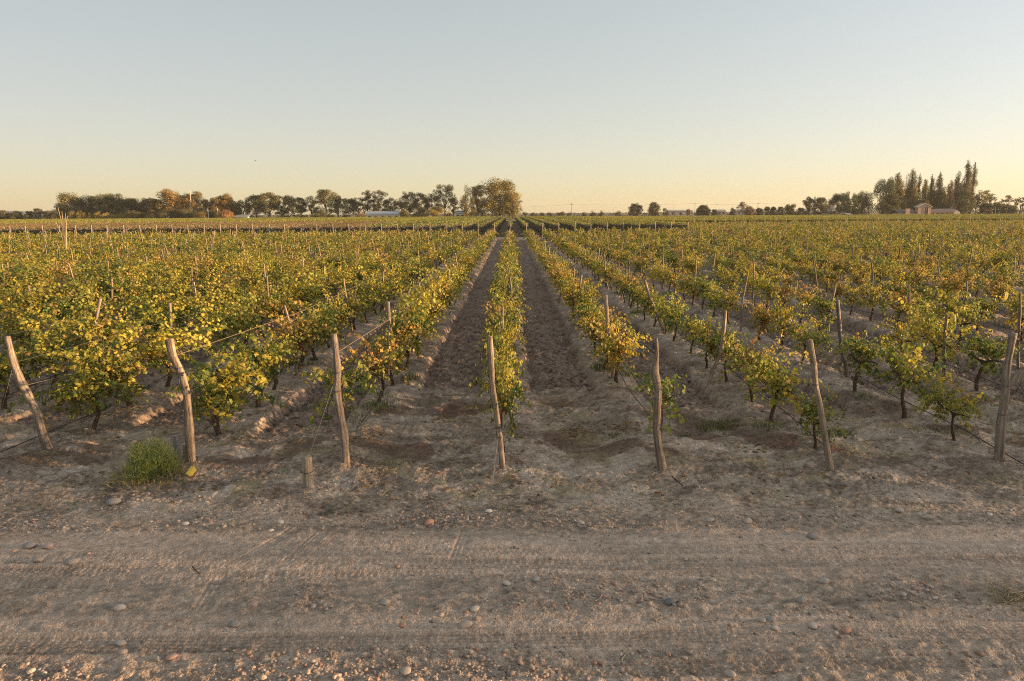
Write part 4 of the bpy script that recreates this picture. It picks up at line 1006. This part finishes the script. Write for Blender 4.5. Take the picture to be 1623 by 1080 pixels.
# hedges closing the field
def hedge(px0, px1, top, Y, col, lab, H=None):
    a = at_y(px0, 340, Y); b = at_y(px1, 340, Y); H = H or at_y((px0+px1)/2, top, Y).z
    rg = np.random.RandomState(abs(int(px0))+3); L = b.x-a.x; n = int(L*H*7)
    P = np.column_stack([rg.uniform(0, L, n), rg.uniform(-.8, .8, n), H*rg.uniform(.05, 1, n)]); P[:, 2] += .15*np.sin(P[:, 0]*.9)+rg.normal(0, .12, n)
    nr = rg.normal(0, 1, (n, 3)); nr[:, 1] -= 1; nr /= np.linalg.norm(nr, axis=1)[:, None]; t = rg.normal(0, 1, (n, 3)); t -= nr*np.sum(t*nr, 1)[:, None]; t /= np.linalg.norm(t, axis=1)[:, None]; bb = np.cross(nr, t)
    S = rg.uniform(.3, .7, n)[:, None]; V = np.stack([P-t*S*.5, P+bb*S*.4, P+t*S*.5, P-bb*S*.4], 1)
    C = np.repeat(np.array(col)*rg.uniform(.6, 1.4, (n, 1)), 4, 0)
    root = empty('hedge', (a.x, Y, 0)); link('foliage', mesh_np('foliage', V.reshape(-1, 3), [np.arange(n*4).reshape(-1, 4)], [M_TREE], None, C), root); tag(root, lab, 'hedge')
hedge(-160, 118, 0, 384, (.075, .075, .04), 'dark low hedge at the far left field edge', 1.9)
hedge(118, 420, 0, 384, (.15, .13, .10), 'greyish low fence hedge under the left wood', 1.5)
hedge(365, 660, 0, 397, (.14, .125, .055), 'olive undergrowth hedge behind the eucalyptus trunks', 3.4)
hedge(700, 860, 0, 378, (.09, .075, .045), 'dark low hedge beneath the largest round tree', 2.2)
hedge(835, 1335, 0, 440, (.095, .075, .045), 'long straight dark hedge across the horizon right of centre', 3.6)
hedge(1335, 1800, 0, 384, (.09, .10, .045), 'low green hedge along the right field edge', 1.6)

# ------------------------------------------------------------------ buildings
def ridge_roof(mb, x0, x1, y0, y1, z0, z1, col, t=.18, ov=.4):
    ym = (y0+y1)/2
    mb.add([(x0-ov,y0-ov,z0),(x1+ov,y0-ov,z0),(x1+ov,ym,z1),(x0-ov,ym,z1),(x0-ov,y0-ov,z0+t),(x1+ov,y0-ov,z0+t),(x1+ov,ym,z1+t),(x0-ov,ym,z1+t)], [(0,3,2,1),(4,5,6,7),(0,1,5,4),(1,2,6,5),(2,3,7,6),(3,0,4,7)], col)
    mb.add([(x0-ov,y1+ov,z0),(x1+ov,y1+ov,z0),(x1+ov,ym+.002,z1),(x0-ov,ym+.002,z1),(x0-ov,y1+ov,z0+t),(x1+ov,y1+ov,z0+t),(x1+ov,ym+.002,z1+t),(x0-ov,ym+.002,z1+t)], [(1,2,3,0),(7,6,5,4),(4,5,1,0),(5,6,2,1),(6,7,3,2),(7,4,0,3)], col)
def gable_walls(mb, x0, x1, y0, y1, zt, zr, col):
    """walls with gables facing the viewer (ridge runs along y)"""
    xm = (x0+x1)/2
    mb.add([(x0,y0,0),(x1,y0,0),(x1,y0,zt),(xm,y0,zr),(x0,y0,zt)], [(0,1,2,3,4)], col); mb.add([(x0,y1,0),(x1,y1,0),(x1,y1,zt),(xm,y1,zr),(x0,y1,zt)], [(4,3,2,1,0)], col)
    mb.add([(x0,y0,0),(x0,y1,0),(x0,y1,zt),(x0,y0,zt)], [(0,3,2,1)], col); mb.add([(x1,y0,0),(x1,y1,0),(x1,y1,zt),(x1,y0,zt)], [(0,1,2,3)], col)
def part(name, parent, fn, mat=M_PLAIN):
    mb = MB(); fn(mb); return link(name, mb.mesh(name, [mat]), parent)
HY = 362.0
u = HY/FPX*1.0
cx = at_y(1465, 340, HY).x
def zat(px, py): return at_y(px, py, HY).z
house = empty('farmhouse', (cx, HY, 0)); WALL = (.46, .33, .25); ROOF = (.15, .13, .13); TRIM = (.52, .45, .37)
def wx(px): return at_y(px, 335, HY).x-cx
zp = zat(1465, 323.5); ze = zat(1465, 328.5)
part('gable_tower', house, lambda m: gable_walls(m, wx(1455), wx(1475.5), 0, 2.6, ze, zp, WALL))
def troof(m):
    x0, x1 = wx(1452.5), wx(1477.5); xm = (x0+x1)/2
    for s, xe in ((1, x0), (-1, x1)):
        m.add([(xe,-.5,ze-.15),(xm+s*-.002,-.5,zp+.05),(xm+s*-.002,2.9,zp+.05),(xe,2.9,ze-.15),(xe,-.5,ze+.15),(xm+s*-.002,-.5,zp+.4),(xm+s*-.002,2.9,zp+.4),(xe,2.9,ze+.15)],
              [(0,1,2,3),(7,6,5,4),(0,4,5,1),(1,5,6,2),(2,6,7,3),(3,7,4,0)], TRIM)
part('gable_roof', house, troof)
win = part('window', house, lambda m: m.box((wx(1465), -.06, .6), (wx(1470.5), .05, zat(1467, 329)), (.05, .06, .08)))
part('window_frame', win, lambda m: [m.box((wx(1464.3), -.14, .5), (wx(1465), .05, zat(1467, 328.4)), TRIM), m.box((wx(1470.5), -.14, .5), (wx(1471.2), .05, zat(1467, 328.4)), TRIM), m.box((wx(1467.4), -.12, .6), (wx(1467.9), -.07, zat(1467, 329)), TRIM)])
zl = zat(1440, 338); zr_ = zat(1440, 333)
part('left_wing_wall', house, lambda m: m.box((wx(1426), 1.0, 0), (wx(1453.8), 9, zl), WALL))
part('left_wing_roof', house, lambda m: ridge_roof(m, wx(1426), wx(1453.7), 1, 9, zl+.01, zr_, ROOF))
part('chimney', house, lambda m: [m.box((wx(1436), .2, 0), (wx(1442.5), .98, zat(1440, 331)), WALL), m.box((wx(1435.5), .1, zat(1440, 331)+.003), (wx(1443), 1.05, zat(1440, 329.8)), (.30, .16, .11))])
zl2 = zat(1500, 336.5); zr2 = zat(1500, 331.5)
def rwall(m):
    x0, x1 = wx(1476.2), wx(1521); n = 6; m.box((x0, 1.6, 0), (x1, 10, zl2), WALL)
    for i in range(n+1):
        xx = x0+(x1-x0)*i/n; m.box((xx-.3, .6, 0), (xx+.3, 1.1, zl2-.5), WALL)
    m.box((x0-.3, .55, zl2-.495), (x1+.3, 1.15, zl2-.01), WALL)
part('right_wing_wall', house, rwall)
part('right_wing_roof', house, lambda m: ridge_roof(m, wx(1476.8), wx(1520), .6, 10, zl2+.01, zr2, ROOF))
part('end_gable', house, lambda m: [gable_walls(m, wx(1511), wx(1520.5), -.8, .5, zl2-.1, zat(1516, 333.5), TRIM)])
for i, px in enumerate((1485, 1492.5, 1500, 1507.5)): part('window', house, lambda m: m.box((wx(px)-.55, 1.55, .9), (wx(px)+.55, 1.66, 2.2), (.07, .08, .1)))
tag(house, 'cream farmhouse with gabled tower and long grey roofs below the poplars', 'house')

def shed(px0, px1, ptop, pw, Y, lab, rc=(.36, .40, .43), wc=(.48, .44, .38), n=5, name='long_shed'):
    c = at_y((px0+px1)/2, 340, Y).x; root = empty(name, (c, Y, 0)); x0 = at_y(px0, 340, Y).x-c; x1 = at_y(px1, 340, Y).x-c; zr = at_y((px0+px1)/2, ptop, Y).z; zw = at_y((px0+px1)/2, pw, Y).z
    part('wall', root, lambda m: m.box((x0, 0, 0), (x1, 9, zw), wc)); part('roof', root, lambda m: ridge_roof(m, x0, x1, 0, 9, zw+.01, zr, rc))
    for i in range(n):
        xx = x0+(x1-x0)*(i+.5)/n; part('window', root, lambda m: m.box((xx-.7, -.05, zw*.35), (xx+.7, .04, zw*.8), (.08, .09, .1)))
    return tag(root, lab, 'building')
shed(580, 633, 335.5, 340.5, 372, 'long low shed with pale blue metal roof left of centre')
shed(722, 737, 334.5, 338.5, 384, 'small building with pale blue roof beside the willow', n=2)
shed(372, 392, 341, 344, 392, 'small pale cabin at the foot of the eucalyptus trees', (.45, .45, .45), (.6, .57, .5), 2, 'cabin')
shed(1060, 1098, 333.2, 335, 560, 'long white warehouse roof beyond the hedge, left one', (.42, .39, .36), (.42, .38, .34), 3, 'warehouse')
shed(1136, 1150, 332.5, 334.5, 560, 'short white warehouse beyond the hedge, middle one', (.42, .39, .36), (.42, .38, .34), 2, 'warehouse')
shed(1166, 1200, 332, 334.2, 560, 'long white warehouse beyond the hedge, right one', (.42, .39, .36), (.42, .38, .34), 3, 'warehouse')
shed(1318, 1327, 328, 331.5, 450, 'little white building beside the right-hand wood', (.66, .64, .6), (.66, .62, .56), 1, 'outbuilding')
shed(1345, 1350, 338, 341, 366, 'tiny white hut under the willows', (.66, .64, .6), (.66, .62, .56), 1, 'hut')

# ------------------------------------------------------------------ poles, lamps, mast, power line
def pole(px, top, Y, r, lab, name, cat, arm=False, lamp=False, col=(.30, .25, .20), grp=None):
    c = at_y(px, 340, Y); H = at_y(px, top, Y).z; root = empty(name, (c.x, Y, 0))
    part('shaft', root, lambda m: m.tube([(0, 0, -.2), (0, 0, H/2), (0, 0, H)], (r, r*.85, r*.7), 8, col))
    if arm: part('crossarm', root, lambda m: [m.box((-1.0, -.08-r, H-.9), (1.0, .06-r, H-.72), col), m.box((-.9, -.06-r, H-.719), (-.8, .04-r, H-.5), (.5, .45, .4)), m.box((.8, -.06-r, H-.719), (.9, .04-r, H-.5), (.5, .45, .4))])
    if lamp: part('lamp_head', root, lambda m: [m.tube([(0, 0, H-.1), (.5, 0, H+.25), (1.3, 0, H+.35)], .05, 5, col), m.box((1.2, -.15, H+.25), (1.9, .15, H+.4), (.5, .5, .48))])
    tag(root, lab, cat, grp); return Vector((c.x, Y, H-.5))
tops = [pole(px, top, 470, .17, lab, 'utility_pole', 'pole', True, grp='utility poles') for px, top, lab in
        [(820, 325, 'utility pole behind the largest round tree'), (906, 322.5, 'utility pole right of centre on the horizon'), (1101, 321.5, 'second utility pole, left of the dome-shaped tree'), (1200.5, 321, 'third utility pole, right of the pale thin tree'), (1290, 319, 'fourth utility pole, hidden by the forked dark pair')]]
for i in range(len(tops)-1):
    t = np.linspace(0, 1, 16); A, B = np.array(tops[i]), np.array(tops[i+1]); P = A*(1-t[:, None])+B*t[:, None]; P[:, 2] -= .9*4*t*(1-t)
    wire('power_line', P, .035, (.15, .13, .11), 'thin power line %s' % ['reaching from the largest tree to the first pole', 'between the first and second utility poles', 'between the second and third utility poles', 'running right from the third utility pole'][i], 'power line', 'power lines')
for px, top, lab in [(847,327,'street lamp left of the first utility pole'),(957,326,'street lamp between pole and round trees'),(973,330,'short thin pole before the round trees'),(1067,328,'street lamp beside the left warehouse'),(1134,325,'street lamp right of the dome-shaped tree')]:
    pole(px, top, 490, .09, lab, 'street_lamp', 'street lamp', False, True, (.3, .28, .26), 'street lamps on the horizon')
pole(304, 302, 395, .35, 'tall thin whitish mast among the golden trees', 'radio_mast', 'mast', col=(.62, .56, .50))
pole(330, 331, 380, .16, 'white lamp post left of the pair by the golden tree', 'lamp_post', 'lamp post', col=(.7, .66, .6), grp='white lamp posts')
pole(345, 330, 380, .16, 'white lamp post right of the pair by the golden tree', 'lamp_post', 'lamp post', col=(.7, .66, .6), grp='white lamp posts')
pole(1577, 323, 380, .10, 'thin grey pole before the trees at far right', 'utility_pole', 'pole', col=(.4, .36, .3))

# the bird high over the field
p = at_y(405, 255.5, 150); root = empty('bird', p)
part('body', root, lambda m: [m.tube([(-.22, 0, 0), (-.05, 0, .02), (.12, 0, .03), (.2, 0, .02)], (.01, .05, .045, .015), 6, (.06, .05, .05)), m.add([(-.05, 0, .04), (.1, 0, .04), (.04, -.5, .14), (-.06, -.35, .12)], [(0, 1, 2, 3)], (.06, .05, .05)), m.add([(-.05, 0, .04), (.1, 0, .04), (.04, .5, .16), (-.06, .35, .13)], [(3, 2, 1, 0)], (.06, .05, .05))])
tag(root, 'tiny dark bird flying in the sky at upper left', 'bird')

# low hills on the left horizon
mb = MB(); n = 60; xs = np.linspace(-7500, -3200, n)
zz = 90*np.exp(-((xs+4400)/500)**2)+60*np.exp(-((xs+5400)/600)**2)+25*np.sin(xs*.004)*.5+8
F = [(i, i+1, n+i+1, n+i) for i in range(n-1)] + [(n+i, n+i+1, 2*n+i+1, 2*n+i) for i in range(n-1)]
zz = zz*.6
V = [(x, 6800, -5) for x in xs]+[(x, 7400, max(z*1.6, 1)) for x, z in zip(xs, zz)]+[(x, 8400, -5) for x in xs]
V = [(a*.37, b*.37, c*.37 if c > 0 else -2) for a, b, c in V]
mb.add(V, F, (.16, .17, .18)); tag(link('hills', mb.mesh('hills', [M_PLAIN], True)), kind='structure')

# ------------------------------------------------------------------ unseen shrubs added off to the right, shaped to shade the foreground
rg = np.random.RandomState(6)
wy = 2.5; i = 0
while wy < 14.5:
    H = float(np.interp(wy, [2.3, 6.6, 7.2, 8.4, 8.8, 11, 14.5], [6.1, 6.1, 5.3, 5.2, 4.6, 4.4, 4.0])) + rg.uniform(-.3, .3)
    root = empty('added_shade_shrub', (40+rg.uniform(-.4, .4), wy, 0)); n = 680
    P = np.column_stack([rg.uniform(-1.4, 1.4, n), rg.normal(0, .50, n), H*rg.uniform(.0, 1, n)**.8])
    P[:, 2] += .25*np.sin(P[:, 1]*5+i)
    O = rg.normal(0, 1, (n, 3)); V, F, C = leaf_cloud(rg, P, O, .21, 'green', False)
    link('foliage', mesh_np('foliage', V, [F], [M_TREE], None, C*.7), root)
    mb = MB(); mb.tube([(0, 0, -.2), (.05, .03, H*.5), (0, 0, H*.9)], (.12, .09, .03), 6, (.17, .13, .10)); link('trunk', mb.mesh('trunk', [M_BARK]), root)
    tag(root, 'unseen shrub added off to the right to shade the foreground', 'shrub', 'unseen shrubs added to shade the foreground')
    wy += .8; i += 1

# ------------------------------------------------------------------ evening haze
if True:
    hz = bpy.data.materials.new('haze'); hz.use_nodes = True; n_ = hz.node_tree
    n_.nodes.remove(n_.nodes['Principled BSDF']); pv = n_.nodes.new('ShaderNodeVolumePrincipled')
    pv.inputs['Density'].default_value = 0.0001; pv.inputs['Color'].default_value = (1, .97, .92, 1); pv.inputs['Anisotropy'].default_value = 0.2
    n_.links.new(pv.outputs[0], n_.nodes['Material Output'].inputs['Volume'])
    mb = MB(); mb.box((-3300, -700, -6.5), (3300, 3300, 41)); tag(link('haze', mb.mesh('haze', [hz])), 'thin warm evening haze over the whole plain', 'haze', kind='stuff')
print('objects', len(bpy.data.objects))
